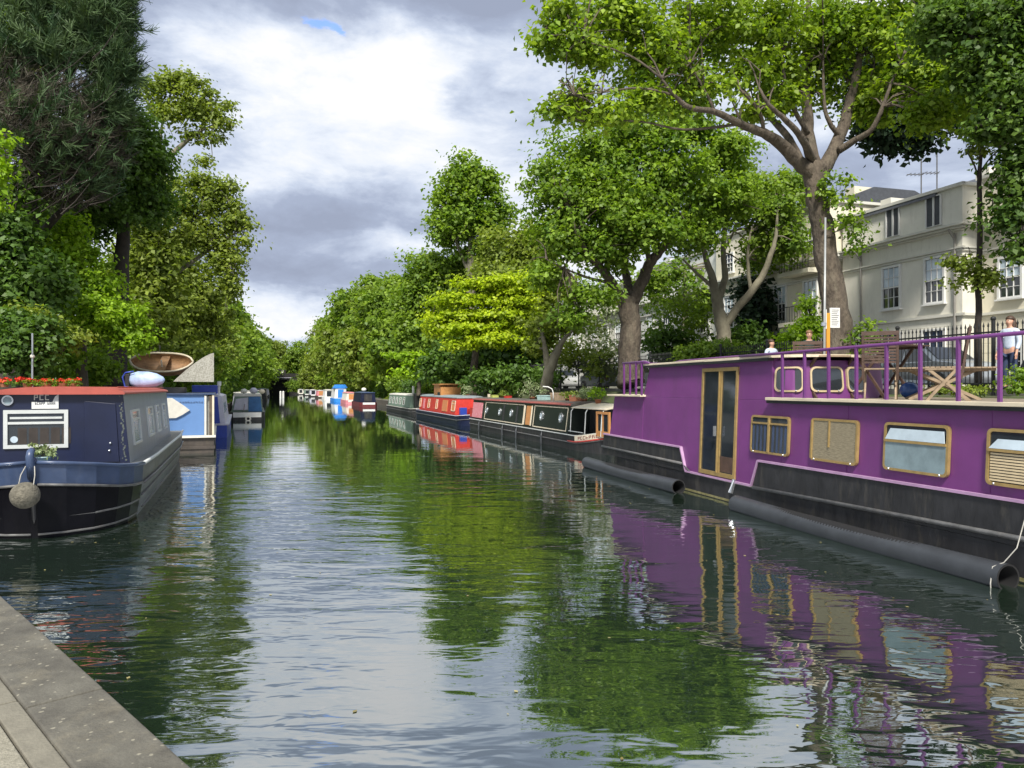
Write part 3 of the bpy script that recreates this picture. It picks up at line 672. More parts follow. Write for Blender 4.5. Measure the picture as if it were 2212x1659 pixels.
fb=fender('long near ribbed black tube fender under the four windows of the purple boat',pf.on(1590,1085,-.36)[0],pf.on(2178,1250,-.36)[0],.11)
m=MB(); a=Vector(pf.on(2225,1085,-.04)+(0,)); ub=pf.on(2150,1225,-.5)
xr_=pf.on(2160,1230,-.4)[0]
m.tube([pf.wd(pf.on(2222,1090,-.03)[0],-.04,.86),pf.wd(xr_+.12,-.30,.45),pf.wd(xr_+.02,-.37,.27)],.006,6); m.tube([pf.wd(xr_+.02,-.37,.27),pf.wd(xr_-.03,-.47,.22),pf.wd(xr_+.0,-.53,.05),pf.wd(xr_+.0,-.52,-.1)],.006,6)
tag(m.build('rope',M_ROPE),'pale rope tying the near tube fender to the black hull','rope')

# ------------------------------------------------------------------ deck furniture
def folding_chair(label,s,y,rz,sc_=1):
    p=pf.wd(s,y,DK); t=thing('folding_chair',label,'chair',tuple(p),rz,'wooden folding chairs on the purple boat deck')
    # local: x across, y facing forward
    for sx in (-.22,.22):
        for a,b in (((sx,.22,0),(sx,-.16,.46)),((sx*.93,-.30,0),(sx*.93,.22,.46))):
            m=MB(); m.bar(a,b,.024,.038); m.build('leg',M_TEAKL,t)
    m=MB()
    for k in range(7): m.box(-.23,.23,-.20+k*.064,-.146+k*.064,.455,.475)
    m.box(-.225,-.20,-.2,.24,.43,.454); m.box(.20,.225,-.2,.24,.43,.454); m.build('seat',M_TEAKL,t)
    m=MB(); B=lambda x,h:(x,-.19-.16*(h-.3),h)
    for x in (-.23,.23): m.bar(B(x,.3),B(x,.98),.035,.03)
    m.bar(B(-.25,.985),B(.25,.985),.03,.06)
    for k in range(9): h=.56+k*.045; m.bar(B(-.22,h),B(.22,h),.012,.030)
    m.build('backrest',M_TEAK,t)
    return t
def xtable(label,s,y,w,d,h,rz,mt,mleg=None,round_=False):
    p=pf.wd(s,y,DK); t=thing('garden_table',label,'table',tuple(p),rz,'wooden tables on the purple boat deck')
    m=MB()
    if round_:
        n=28
        m.loft([[(w/2*math.cos(2*math.pi*k/n),w/2*math.sin(2*math.pi*k/n),z) for k in range(n)] for z in (h-.03,h)])
    else:
        k=0; x=-w/2
        while x<w/2-.01: m.box(x,x+.066,-d/2,d/2,h-.022,h); x+=.072
        m.box(-w/2,w/2,-d/2+.05,-d/2+.08,h-.06,h-.0225); m.box(-w/2,w/2,d/2-.08,d/2-.05,h-.06,h-.0225)
    m.build('tabletop',mt,t)
    for sy in (-d/2+.1,d/2-.1):
        for a,b in (((-w*.36,sy,0),(w*.34,sy*.9,h-.03)),((w*.36,sy*.93,0),(-w*.34,sy*.83,h-.03))):
            m=MB(); m.bar(a,b,.03,.045); m.build('leg',mleg or mt,t)
    return t
def decks(xd,yoff): return pf.on(xd,850,yoff)[0]
# back facing the viewer -> chair faces away (towards -y inland = +y local of boat)
toward=math.atan2(*(0,1))
def dk(xd,Y): p=at(xd,838,Y)-pf.o; return p.dot(pf.u),p.dot(pf.w)
folding_chair('tall-backed folding chair in the middle of the deck, right behind the purple rail',*dk(1902,11.45),math.radians(-27))
folding_chair('folding chair beside the tall pole at the far end of the deck',*dk(1742,13.9),math.radians(-18))
folding_chair('folding chair seen from the side, its crossed legs facing the viewer',*dk(2040,10.6),math.radians(62))
xtable('pale round table just inside the rail in front of the wheelhouse windows',*dk(1775,13.4),1.0,1.0,.74,pf.a,M_TEAKL,M_TEAK,True)
xtable('dark square table behind the tall chair back',*dk(1905,13.3),.95,1.1,.92,math.radians(-60),M_TEAK)
xtable('low weathered slatted table behind the chair seen from the side',*dk(2035,11.9),1.35,.7,.50,math.radians(-22),M_TEAKL)
m=MB(); m.sphere((0,0,.14),.14,12,8,(1.1,1,1),.02); t=m.build('storage_bag',M_BCAR,loc=tuple(pf.wd(*dk(1965,12.4),DK)),smooth=True); tag(t,'blue bag on the deck under the dark table','bag')

# ================================================================== narrowboats
def narrowboat(label,fr,L_,beam,P,cat='narrowboat',group='boats moored along the canal'):
    """local x from stern to bow, canal side is -y"""
    t=thing('narrowboat',label,cat,tuple(fr.o),fr.a,group); hb_=beam/2; g=P.get('gun',.55); bow=P.get('bow',2.6); bl=P.get('bowlift',.35)
    m=MB(); secs=[]
    def wid(x):
        if x>L_-bow: k=(x-(L_-bow))/bow; return hb_*max(.03,(1-k**P.get('bluff',2.2)))**.8 if k<1 else hb_*.03
        if x<.9 and not P.get('transom'): k=1-x/.9; return hb_*math.sqrt(max(.02,1-k*k*.85))
        return hb_
    xs=[0,.2,.5,.9,2]+[L_-bow+bow*k/9 for k in range(10)]
    for x in xs:
        wd=wid(x); k=max(0,(x-(L_-bow))/bow); z=g+bl*k**1.4; rake=.25*k
        secs.append([(x-rake*.4,-wd*.94,-.4),(x,-wd,z-.22),(x+rake*.1,-wd*1.01,z),(x+rake*.1,wd*1.01,z),(x,wd,z-.22),(x-rake*.4,wd*.94,-.4)])
    m.loft(secs); m.build('hull',P['hull'],t,smooth=False,bevel=.01)
    for zz,mt in ((g-.02,P.get('line',M_STRAKE)),(g-.27,M_STRAKE)):
        m=MB(); m.tube([(x+.25*.1*max(0,(x-(L_-bow))/bow),-wid(x)*1.012,zz+bl*max(0,(x-(L_-bow))/bow)**1.4) for x in xs],.022,6); m.build('rubbing_strake',mt,t,smooth=True)
    c0,c1=P['cab']; ri=P.get('rise',.11); zr=P['roofz']; bb=hb_-.11; tb_=bb-P.get('lean',.13)
    def yl(z): return bb+(tb_-bb)*(z-g)/(zr-ri-g)
    S=lambda u,v,o:(u,-(yl(v)+o),v)
    m=MB(); pr=[(-bb,g-.02),(-tb_,zr-ri)]+[(-tb_*math.cos(math.pi*k/8),zr-ri+ri*math.sin(math.pi*k/8)) for k in range(1,8)]+[(tb_,zr-ri),(bb,g-.02)]
    m.loft([[(x,y,z) for y,z in pr] for x in (c0,c1)]); cb=m.build('cabin',P['cabin'],t)
    m=MB(); ro=[(-tb_-.03,zr-ri-.035),(-tb_-.03,zr-ri+.02)]+[(-tb_*math.cos(math.pi*k/10),zr-ri+.02+ri*math.sin(math.pi*k/10)) for k in range(1,10)]+[(tb_+.03,zr-ri+.02),(tb_+.03,zr-ri-.035)]
    m.loft([[(x,y,z) for y,z in ro] for x in (c0-.06,c1+.06)]); rf=m.build('roof',P['roof'],t)
    m=MB(); m.tube([(c0,-tb_+.06,zr-ri+.06),(c1,-tb_+.06,zr-ri+.06)],.016,6); m.build('handrail',P.get('rail',P['roof']),rf)
    for w_ in P.get('wins',()):
        x,ww,z0,z1,kind=w_
        if kind=='port':
            f=MB(); f.ring(circ(x,(z0+z1)/2,(z1-z0)/2,18),circ(x,(z0+z1)/2,(z1-z0)/2*.70,18),S,-.01,.03); W=f.build('porthole',P.get('wframe',M_STEEL),t)
            f=MB(); f.plate(circ(x,(z0+z1)/2,(z1-z0)/2*.72,18),S,-.01,.01); f.build('pane',P.get('wpane',M_HOPPER),W)
        elif kind=='win':
            f=MB(); f.ring(rrect(x,x+ww,z0,z1,.05),rrect(x+.035,x+ww-.035,z0+.035,z1-.035,.03),S,-.01,.025)
            f.plate(rect(x+.03,x+ww-.03,z0+(z1-z0)*.68,z0+(z1-z0)*.72),S,-.01,.02); W=f.build('window_frame',P.get('wframe',M_ALU),t)
            f=MB(); f.plate(rect(x+.03,x+ww-.03,z0+.03,z1-.03),S,-.01,.006); f.build('pane',P.get('wpane',M_GLASS),W)
        else:
            f=MB(); f.plate(rect(x,x+ww,z0,z1),S,-.01,.02); f.build('side_panel',kind,t)
    return t,S,dict(g=g,zr=zr,bb=bb,tb=tb_,wid=wid)
def box_child(t,name,m_,x0,x1,y0,y1,z0,z1,bevel=.005,label=None):
    m=MB(); m.box(x0,x1,y0,y1,z0,z1); return m.build(name,m_,t,bevel=bevel,label=label)

# --- left boat nearest: blunt bow towards the viewer
bf=Fr(-6.9,10.9,math.atan2(.941,-.339))       # x from the stem away, y to the bank; canal side -y
B1=thing('canal_boat','navy canal boat with red-edged curved roof, slate blue bow band and a round rope fender','boat',tuple(bf.o),bf.a)
m=MB(); xs=((0,.05,1.13),(.10,.42,1.10),(.35,.78,1.05),(.8,1.04,.98),(1.3,1.19,.935),(1.9,1.26,.905),(4,1.27,.88),(10.5,1.27,.88),(12.6,1.2,.9))
secs=[];
for x,h_,z in xs:
    ra=.18*max(0,1-x/1.5)
    secs.append([(x+ra*1.6,-h_*.86,-.4),(x+ra,-h_*.95,.28),(x+ra*.5,-h_*.985,z-.33),(x+ra*.5,h_*.985,z-.33),(x+ra,h_*.95,.28),(x+ra*1.6,h_*.86,-.4)])
m.loft(secs[:6]+[]); m.build('hull',M_BOWBLK,B1,label='black bow under the slate blue band')
m=MB(); m.loft([[(p[0]+(.002 if i==0 else 0),p[1],p[2]) for p in s_] for i,s_ in enumerate(secs[5:])]); m.build('hull_side',M_HULLGREY,B1)
m=MB(); bs=[]
for x,h_,z in xs:
    ra=.18*max(0,1-x/1.5)
    bs.append([(x+ra*.5,-h_*.985,z-.325),(x-.0,-h_*1.0,z),(x+.0,h_*1.0,z),(x+ra*.5,h_*.985,z-.325)])
m.loft(bs[:6]); m.build('bow_band',M_BLUEBAND,B1)
m=MB(); m.loft([[(p[0]+(.002 if i==0 else 0),p[1],p[2]) for p in s_] for i,s_ in enumerate(bs[5:])]); m.build('side_band',M_HULLGREY,B1)
for zo,mt,r_ in ((0.0,M_BLUEBAND,.03),(-.33,M_STRAKE,.022)):
    m=MB(); m.tube([(x+.09*max(0,1-x/1.5)*(1 if zo else 0),-h_*(1.0 if zo==0 else .99)-.008,z+zo) for x,h_,z in xs][:6],r_,6); m.build('bow_strake',mt,B1,smooth=True)
    m=MB(); m.tube([(x+.09*max(0,1-x/1.5)*(1 if zo else 0),h_*(1.0 if zo==0 else .99)+.008,z+zo) for x,h_,z in xs][:6],r_,6); m.build('bow_strake',mt,B1,smooth=True)
    m=MB(); m.tube([(x,-h_-.008,z+zo) for x,h_,z in xs][5:],r_*1.1,6); m.build('side_strake',M_ALU if zo==0 else M_STRAKE,B1,smooth=True)
m=MB()
for zz in (.30,.06):
    for sg in (-1,1): m.tube([(x+.2*max(0,1-x/1.5),sg*(h_*(.955 if zz>.2 else .92)),zz) for x,h_,z in xs][:6],.018,6)
m.build('waterline_strake',M_STRAKE,B1,smooth=True)
m=MB(); 
for zz in (.36,.16): m.tube([(1.9,-1.235,zz),(10.5,-1.235,zz)],.014,6)
m.build('hull_seam',M_STRAKE,B1,smooth=True)
m=MB(); m.tube([(.06,0,.9),(-.02,0,1.1),(-.06,0,1.22),(-.03,0,1.28),(.05,0,1.30)],[.06,.06,.055,.05,.045],10); m.build('stem_post',M_BLUEBAND,B1,smooth=True)
m=MB(); m.tube([(.10,0,.95),(.14,0,.5),(.26,0,.1),(.3,0,-.3)],.035,8); m.build('stem_bar',M_BLACK,B1,smooth=True)
# cabin
CZ0=.90; CZ1=2.09; c0=2.0
cw=1.0; ct=.93
m=MB(); pr=[(-cw-.04,CZ0-.02),(-ct,CZ1)]+[(-ct*math.cos(math.pi*k/12),CZ1+.105*math.sin(math.pi*k/12)) for k in range(1,12)]+[(ct,CZ1),(cw+.04,CZ0-.02)]
m.loft([[(x,y,z) for y,z in pr] for x in (c0,c0+.03)]); m.build('cabin_front',M_NAVY,B1)
m=MB(); m.loft([[(x,y,z-.002) for y,z in pr] for x in (c0+.031,10.4)]); m.build('cabin_side',M_CABGREY,B1)
def roofprof(o,dz): return [(-ct-o,CZ1+dz-.03),(-ct-o,CZ1+dz)]+[(-(ct+o)*math.cos(math.pi*k/12),CZ1+dz+.105*math.sin(math.pi*k/12)) for k in range(1,12)]+[(ct+o,CZ1+dz),(ct+o,CZ1+dz-.03)]
m=MB(); m.loft([[(x,y,z) for y,z in roofprof(.04,.03)] for x in (c0-.12,10.5)]); m.build('roof',M_RED,B1)
FX=lambda u,v,o:(c0-o,-u,v)       # front wall: u runs towards the canal side
def fx(xd,yd): l,z=bf.onx(xd,yd,c0); return -l,z
a0,zt=fx(8,886); a1,_=fx(148,886); _,zb=fx(78,968)
f=MB(); f.ring(rect(a0,a1,zb,zt),rect(a0+.06,a1-.06,zb+.06,zt-.06),FX,-.005,.035); zz=zb+(zt-zb)*.66
f.plate(rect(a0+.055,a1-.055,zz-.02,zz+.02),FX,-.005,.028); f.plate(rect(a0+.09,a1-.09,zt-.15,zt-.115),FX,-.005,.02); W=f.build('window_frame',M_ALU,B1)
f=MB(); f.plate(rect(a0+.055,a1-.055,zb+.055,zt-.055),FX,-.005,.008); f.build('pane',M_GLASS,W)
f=MB(); f.plate(circ(a0+.15,zb+.15,.055,14),FX,.0085,.013); f.build('sticker',M_HOPPER,W)
# half curtains inside the window
f=MB()
for k in range(5): f.plate(rect(a0+.2+k*.16,a0+.33+k*.16,zb+.07,zb+.34),FX,.0085,.0105)
f.build('curtain',mat('brown_curtain',(.035,.028,.024),rough=.9,var=.3),W)
d0,dz1=fx(182,870); d1,_=fx(254,870)
f=MB(); f.plate([(d1-.03,dz1-.02),(d0,dz1+.03),(d0,.93),(d1+.03,.93)],FX,-.005,.02); D_=f.build('door',M_NAVY,B1,bevel=.006)
for q1,q2 in ((239,957),(237,973)): f=MB(); f.sphere(FX(fx(q1,q2)[0],fx(q1,q2)[1],.035),.02,8,6); f.build('door_knob',M_STEEL,D_,smooth=True)
u_,z_=fx(17,865); f=MB(); f.ring(circ(u_,z_,.085,20),circ(u_,z_,.062,20),FX,-.004,.03); W=f.build('porthole',M_STEEL,B1)
f=MB(); f.plate(circ(u_,z_,.063,20),FX,-.004,.012); f.build('pane',M_GLASSB,W)
# name plate with a line of small dark letters and a painted crest above
u0_,z0_=fx(69,883); u1_,z1_=fx(127,868)
f=MB(); f.plate([(u1_,z1_+.13),(u1_-.05,z1_+.09),(u1_-.09,z1_-.0),(u0_,z1_-.0),(u0_,z0_),(u1_,z0_)],FX,-.004,.022); PLT=f.build('name_plate',M_WHITE,B1,label='white plate with a line of dark letters above the window')
def letters(parent,fn,u0,u1,z0,h,n,m_,o=.024,seed=3,gap=None):
    rr=random.Random(seed); f=MB(); w=(u1-u0)/n
    for i in range(n):
        if gap is not None and i==gap: continue
        a=u0+i*w; b=a+w*.72; st_=w*.18
        f.plate(rect(a,a+st_,z0,z0+h),fn,o-.002,o+.002)
        k=rr.randrange(4)
        if k!=1: f.plate(rect(a+st_,b,z0+h-h*.16,z0+h),fn,o-.002,o+.002)
        if k!=2: f.plate(rect(a+st_,b,z0+h*.42,z0+h*.58),fn,o-.002,o+.002)
        if k in(0,3): f.plate(rect(b-st_,b,z0+(0 if k==0 else h*.5),z0+h*.42),fn,o-.002,o+.002) if k==0 else f.plate(rect(b-st_,b,z0+h*.58,z0+h*.84),fn,o-.002,o+.002)
        if k in(1,2): f.plate(rect(a+st_,b,z0,z0+h*.16),fn,o-.002,o+.002)
    return f.build('lettering',m_,parent)
letters(PLT,FX,u0_+.05,u1_-.04,z0_+.065,.05,10,M_NAVY,seed=4,gap=5)
letters(B1,FX,u0_+.03,u1_-.12,z1_+.03,.09,3,M_OFFW,o=.006,seed=9)
# painted ivy strip by the corner
m=MB(); rr=random.Random(2)
for k in range(34):
    z=CZ0+.06+k*.03; u=.955-.0*(z)+rr.uniform(-.03,.03)-.06*(z-CZ0); m.plate(circ(u,z,rr.uniform(.010,.019),6),FX,-.002,.008)
for k in range(26):
    u=-.75+k*.065; z=CZ1-.03+.09*math.sin(math.pi*(u+1)/2); m.plate(circ(u,z+rr.uniform(-.02,.02),rr.uniform(.009,.016),6),FX,-.002,.008)
m.build('painted_ivy',mat('painted_ivy',(.05,.045,.045),rough=.6,var=.6,scale=30,col2=(.10,.13,.11)),B1)
# side windows (tall narrow hoppers)
YS=lambda z: cw+.04+(ct-cw-.04)*(z-CZ0)/(CZ1-CZ0)
SS=lambda u,v,o:(u,-(YS(v)+o),v)
for xa,xb in ((287,303),(320,331),(338,345),(352,358)):
    sa=bf.on(xa,930,-1.0)[0]; sb=bf.on(xb,930,-1.0)[0]
    f=MB(); f.ring(rect(sa,sb,1.16,1.80),rect(sa+.05,sb-.05,1.20,1.76),SS,-.005,.03); f.plate(rect(sa+.04,sb-.04,1.60,1.64),SS,-.005,.026); W=f.build('window_frame',M_ALU,B1)
    f=MB(); f.plate(rect(sa+.045,sb-.045,1.195,1.60),SS,-.004,.006); f.build('pane',M_GLASSB,W)
    f=MB(); f.plate(rect(sa+.045,sb-.045,1.64,1.765),SS,-.004,.004); f.build('upper_opening',M_GLASS,W)
m=MB(); m.tube([(c0,-ct+.08,CZ1+.12),(10.3,-ct+.08,CZ1+.12)],.014,6); m.build('handrail',M_RED,B1,smooth=True)
# round rope fender hanging at the stem
P=bf.loc(at(54,1070,10.72)); 
t=thing('rope_fender','round grey woven rope fender hanging from the stem of the navy boat','fender',tuple(at(54,1070,10.72)))
m=MB(); m.sphere((0,0,0),.19,26,16,(1,1,.98),.012); m.build('ball',M_ROPED,t,smooth=True)
m=MB()
for sx in (-.09,.12): m.tube([(sx,0,.15),(sx*.95,.04,.28),(sx*.6,.1,.40)],.008,5)
m.build('hanging_line',M_ROPE,t)
# plant in a pot on the bow
def plant(label,loc,r,h,lm,pm,seed,per=26,n=14,leaf=.07,pot=True,cat='potted plant',name='potted_plant',group=None,pr_=.1,ph=.14):
    t=thing(name,label,cat,tuple(loc),group=group)
    if pot:
        m=MB(); k=16; m.loft([[(rr_*math.cos(2*math.pi*i/k),rr_*math.sin(2*math.pi*i/k),z) for i in range(k)] for rr_,z in ((pr_*.72,0),(pr_,ph),(pr_*1.1,ph),(pr_*1.1,ph+.02),(pr_*.9,ph+.02),(pr_*.85,ph-.02))]); m.build('pot',pm,t,smooth=True)
    else: ph=0
    link('foliage',crown_mesh('foliage',[((0,0,ph+h*.5),(r,r,h*.5),n)],leaf,per,r*.4,seed,shell=.2,up=.5),lm,t)
    m=MB(); rr=random.Random(seed)
    for k in range(6): a=rr.uniform(0,6.28); m.tube([(0,0,ph*.7),(math.cos(a)*r*.4,math.sin(a)*r*.4,ph+h*.5),(math.cos(a)*r*.8,math.sin(a)*r*.8,ph+h*.85)],[.01,.007,.003],5)
    m.build('stem',M_BARKP,t); return t
pp=bf.wd(.95,.0,0); bx,_=bf.onx(95,985,1.0)
plant('small leafy plant in a pale pot on the bow of the navy boat',bf.wd(1.0,bx,.975),.17,.24,L_VARIEG,M_POT,5,leaf=.06)
for i,(xd,yy,rr_) in enumerate(((8,.35,.16),(60,.2,.14),(100,.3,.13),(135,.1,.09),(160,.35,.08))):
    Y=14.2+.25*i; p=at(xd,838,Y); z=CZ1+.125
    t=thing('potted_plant',('red geraniums '+['at the left edge of the photo','with tall stems, second from the left','third from the left, level with the white plate','in a low clump right of the white plate','in the smallest clump, above the door'][i]+' on the red roof'),'potted plant',(p.x,p.y,z),group='red geraniums on the navy boat roof')
    link('foliage',crown_mesh('foliage',[((0,0,.09),(rr_*1.5,rr_,.06),12)],.05,22,.07,20+i,shell=.2),L_MID,t)
    link('flowers',crown_mesh('flowers',[((0,0,.13),(rr_*1.3,rr_*.8,.035+.03*(i<2)),9)],.045,24,.05,40+i,shell=.2),M_FLOWER,t)
    m=MB(); m.loft([[(.1*k_*math.cos(6.283*i_/12),.1*k_*math.sin(6.283*i_/12),z_) for i_ in range(12)] for k_,z_ in ((.7,0),(1,.08))]); m.build('pot',M_TERRA,t)
# things on the roof's far end: covered outboard bundle
Pb=at(312,822,21.0)
t=thing('covered_bundle','pale blue wrapped bundle with a dark end board on the red roof','bundle',(Pb.x,Pb.y,2.20),0)
m=MB(); m.loft([[(x*1.15,r_*.9*math.cos(6.283*k/12)*1.1,.22+r_*math.sin(6.283*k/12)*(1.05)) for k in range(12)] for x,r_ in ((-.32,.17),(-.15,.23),(.1,.22),(.3,.17),(.44,.09),(.48,.03))]); m.build('cover',M_TARPW,t,smooth=True)
m=MB(); m.box(-.44,-.33,-.2,.2,.02,.38); m.build('board',M_BLACK,t,bevel=.01)
m=MB(); m.box(-.46,-.445,-.12,.12,.08,.3); m.build('plate',M_OFFW,t)
m=MB(); m.tube([(-.35,-.2,.02),(-.44,-.2,.04),(-.5,-.2,.3),(-.42,-.2,.42),(-.2,-.2,.45)],.022,6); m.build('handle',M_BLUE,t,smooth=True)

# --- second left boat: sky-blue board house with a speckled quarter-round fin
f2=Fr(at(462,975,25.8).x,25.8,math.atan2(1,-.385))
def lx(xd,Yy=0): return f2.onx(xd,900,0)[0]
B2=thing('houseboat','sky blue boxy houseboat with a speckled grey quarter-round fin and a white fish shape','houseboat',tuple(f2.o),f2.a)
w2=2.9
box_child(B2,'hull',M_BROWNH,0.02,7,0,w2+.2,-.4,.52)
box_child(B2,'rubbing_strake',M_BROWNH,-.03,7,-.04,w2+.2,.14,.24)
box_child(B2,'deck_edge',M_OFFW,-.08,7,-.06,w2+.2,.522,.60)
lp,zp=f2.onx(440,855,0); rp_,_=f2.onx(444,855,0)
box_child(B2,'cabin',M_SKYBLUE,.02,6.6,.30,w2,.602,1.97)
box_child(B2,'corner_post',M_OFFW,-.02,.06,.235,.298,.602,1.95)
box_child(B2,'corner_post',mat('brown_post',(.09,.07,.05),rough=.7,var=.4),-.02,.1,.06,.15,.602,1.93)
box_child(B2,'corner_post',M_CREAM,-.03,.08,-.01,.055,.602,1.97)
box_child(B2,'side_wall',M_OFFW,.12,6.5,.06,.26,.602,1.92)
box_child(B2,'roof',M_BLUEBAND,-.06,6.7,-.03,w2,1.972,2.02)
F2=lambda u,v,o:(-o,u,v)      # front face; u towards the bank (left in view)
m=MB(); l0,z0=f2.onx(462,825,-.02); l1,z1=f2.onx(374,826,-.02); _,zt=f2.onx(462,762,-.02)
N2=10; arc=[(l0+(l1-l0)*math.sin(math.pi/2*k/N2)**1.0, z0+.03+(zt-z0-.03)*math.cos(math.pi/2*k/N2)) for k in range(N2+1)]
arc=[(l0+(l1-l0)*(k/N2), z0+.01+(zt-z0-.01)*(1-(k/N2)**1.35)) for k in range(N2+1)]
m.plate([(l0,z0)]+arc,F2,-.05,.02); m.build('fin',M_FIN,B2)
m=MB(); la,za=f2.onx(410,886,0); lb,zb_=f2.onx(372,863,0); lc,zc=f2.onx(380,903,0)
m.plate([(la,za),(la+.15,za+.13),(lb,zb_+.05),(lb+.2,zb_+.05),(lb+.2,zc),(lc,zc),(la+.22,za-.15)],F2,-.02,.05); m.build('fish_shape',M_OFFW,B2)
letters(B2,F2,f2.onx(438,852,0)[0],f2.onx(385,852,0)[0],f2.onx(400,870,0)[1],.04,9,M_BLUEBAND,o=.003,seed=8)
# dinghy on that roof, tipped towards the viewer
cd=at(350,783,26.2)
DG=thing('wooden_dinghy','worn brown wooden dinghy tipped up on the roof of the sky blue houseboat','dinghy',tuple(cd),0)
DG.rotation_euler=(math.radians(-24+90-30),math.radians(3),0)
DG.rotation_euler=(math.radians(47),math.radians(2),math.radians(4))
def dh(k): return .46*(1-abs(k)**2.6)**.6 if abs(k)<1 else 0
def din(off,floor):
    secs=[]
    for i in range(17):
        k=-1+2*i/16; x=k*1.05; wv=max(.02,dh(k)-off); sheer=.06*abs(k)**2; dep=(.42-floor)*(1-.35*abs(k)**3)
        ring=[]
        for j in range(11):
            a=math.pi*j/10; ring.append((x*(1 if not off else .965),-wv*math.cos(a),sheer-dep*math.sin(a)**.7+.0))
        secs.append(ring)
    return secs
m=MB(); m.loft(din(0,0),closed=False,cap=False); m.build('hull',M_DINGHY,DG,smooth=True)
m=MB(); m.loft([r_[::-1] for r_ in din(.03,.03)],closed=False,cap=False); m.build('inner_planking',M_DINGHY,DG,smooth=True)
m=MB()
for sg in (-1,1): m.tube([(1.06*(-1+2*i/16),sg*max(.015,dh(-1+2*i/16)-.012),.012+.06*abs(-1+2*i/16)**2) for i in range(17)],.036,6)
m.build('gunwale',M_DINRIM,DG,smooth=True)
m=MB(); m.box(-.14,.14,-.40,.40,-.13,-.10); m.build('thwart',M_DINGHY,DG)
m=MB(); m.bar((.0,-.1,-.12),(.03,-.05,.16),.035); m.build('fitting',M_ALU,DG)
box_child(B2,'roof_box',M_BLACK,.4,1.4,.9,2.6,2.022,2.22)

# --- third left boat: royal blue stern block, lilac side
f3=Fr(-12.55,33.6,UP_C+math.radians(3)); 
B3=thing('canal_boat','royal blue canal boat with lilac-grey side, moored beyond the sky blue houseboat','boat',tuple(f3.o),f3.a)
m=MB(); m.loft([[(x,0+i_,-.4),(x,i_,.55),(x,2.3,.55),(x,2.3,-.4)] for x,i_ in ((0,.05),(1,0),(12,0),(14,1.0))]); m.build('hull',M_BLUE,B3,bevel=.02)
m=MB(); m.box(-.03,13,-.05,2.3,.552,.62); m.build('gunwale',M_LILAC,B3)
m=MB(); m.loft([[(x,.12,.622),(x,.26,1.82),(x,.6,1.93),(x,1.8,1.93),(x,2.1,1.82),(x,2.25,.622)] for x in (.3,11)]); m.build('cabin',M_LILAC,B3)
m=MB(); m.plate([(.34,.63),(.44,1.80),(2.0,1.80),(2.1,.63)],lambda u,v,o:(.3-o,u,v),-.01,.02); dd=m.build('stern_doors',M_BLUE,B3)
for z_,r_ in ((1.28,.05),(1.1,.03)): m=MB(); m.sphere((.26,.65,z_),r_,8,6); m.build('door_handle',M_STEEL,dd)
for x in (1.2,2.6,4.2,5.8): m=MB(); m.plate(rrect(x,x+.7,1.05,1.5,.05),lambda u,v,o:(u,.12+.14*(v-.62)/1.2-o,v),-.01,.015); m.build('window',M_GLASSB,B3)
m=MB(); m.box(.35,1.2,.45,1.5,1.94,2.32); m.build('roof_box',M_BLUE,B3,bevel=.03)
m=MB(); m.tube([(1.4,.42,1.9),(1.4,.40,2.30)],.05,8); m.tube([(1.4,.40,2.30),(1.4,.40,2.50)],.09,10); m.build('chimney',M_WHITE,B3)
m=MB(); m.tube([(1.7,.4,1.92),(1.8,.42,2.2),(2.4,.8,2.3),(3.3,1.0,2.25)],.03,6); m.build('hoop',M_CREAM,B3)

# --- fourth left boat: stern on, white counter
f4=Fr(-16.75,51.6,UP_C+math.radians(2))
B4=thing('narrowboat','narrowboat seen stern-on with a white counter, blue board and a round white fender','narrowboat',tuple(f4.o),f4.a)
m=MB(); m.loft([[(x,i_,-.4),(x,i_,.55),(x,2.3-i_,.55),(x,2.3-i_,-.4)] for x,i_ in ((0,.25),(.5,.05),(1,0),(14,0),(16,1.1))]); m.build('hull',M_BLACK,B4)
m=MB(); m.plate(rect(.25,2.05,.22,.55),lambda u,v,o:(-o,u,v),-.01,.03); m.build('counter',M_WHITE,B4)
m=MB(); m.ring(circ(1.1,.12,.20,16),circ(1.1,.12,.09,16),lambda u,v,o:(-o,u,v),.03,.13); m.build('fender',M_OFFW,B4,smooth=True)
m=MB(); m.loft([[(x,.12,.55),(x,.28,1.62),(x,.7,1.74),(x,1.6,1.74),(x,2.0,1.62),(x,2.18,.55)] for x in (.9,14)]); m.build('cabin',M_SAGE,B4)
m=MB(); m.plate([(.2,.58),(.32,1.60),(1.08,1.66),(1.08,.58)],lambda u,v,o:(.9-o,u,v),-.01,.03); m.build('stern_board',M_MIDBLUE,B4)
m=MB(); m.plate([(1.12,.7),(1.12,1.55),(1.9,1.45),(2.05,.7)],lambda u,v,o:(.9-o,u,v),-.01,.05); m.build('stern_door',M_LILAC,B4)
m=MB(); m.loft([[(x,.2,1.742-.12),(x,.3,1.80),(x,2.0,1.80),(x,2.1,1.62)] for x in (.85,6)]); m.build('roof',M_OFFW,B4)
m=MB(); m.tube([(.5,1.4,.6),(.5,1.35,1.05),(.2,1.3,1.15)],.03,6); m.build('tiller',M_STEEL,B4)

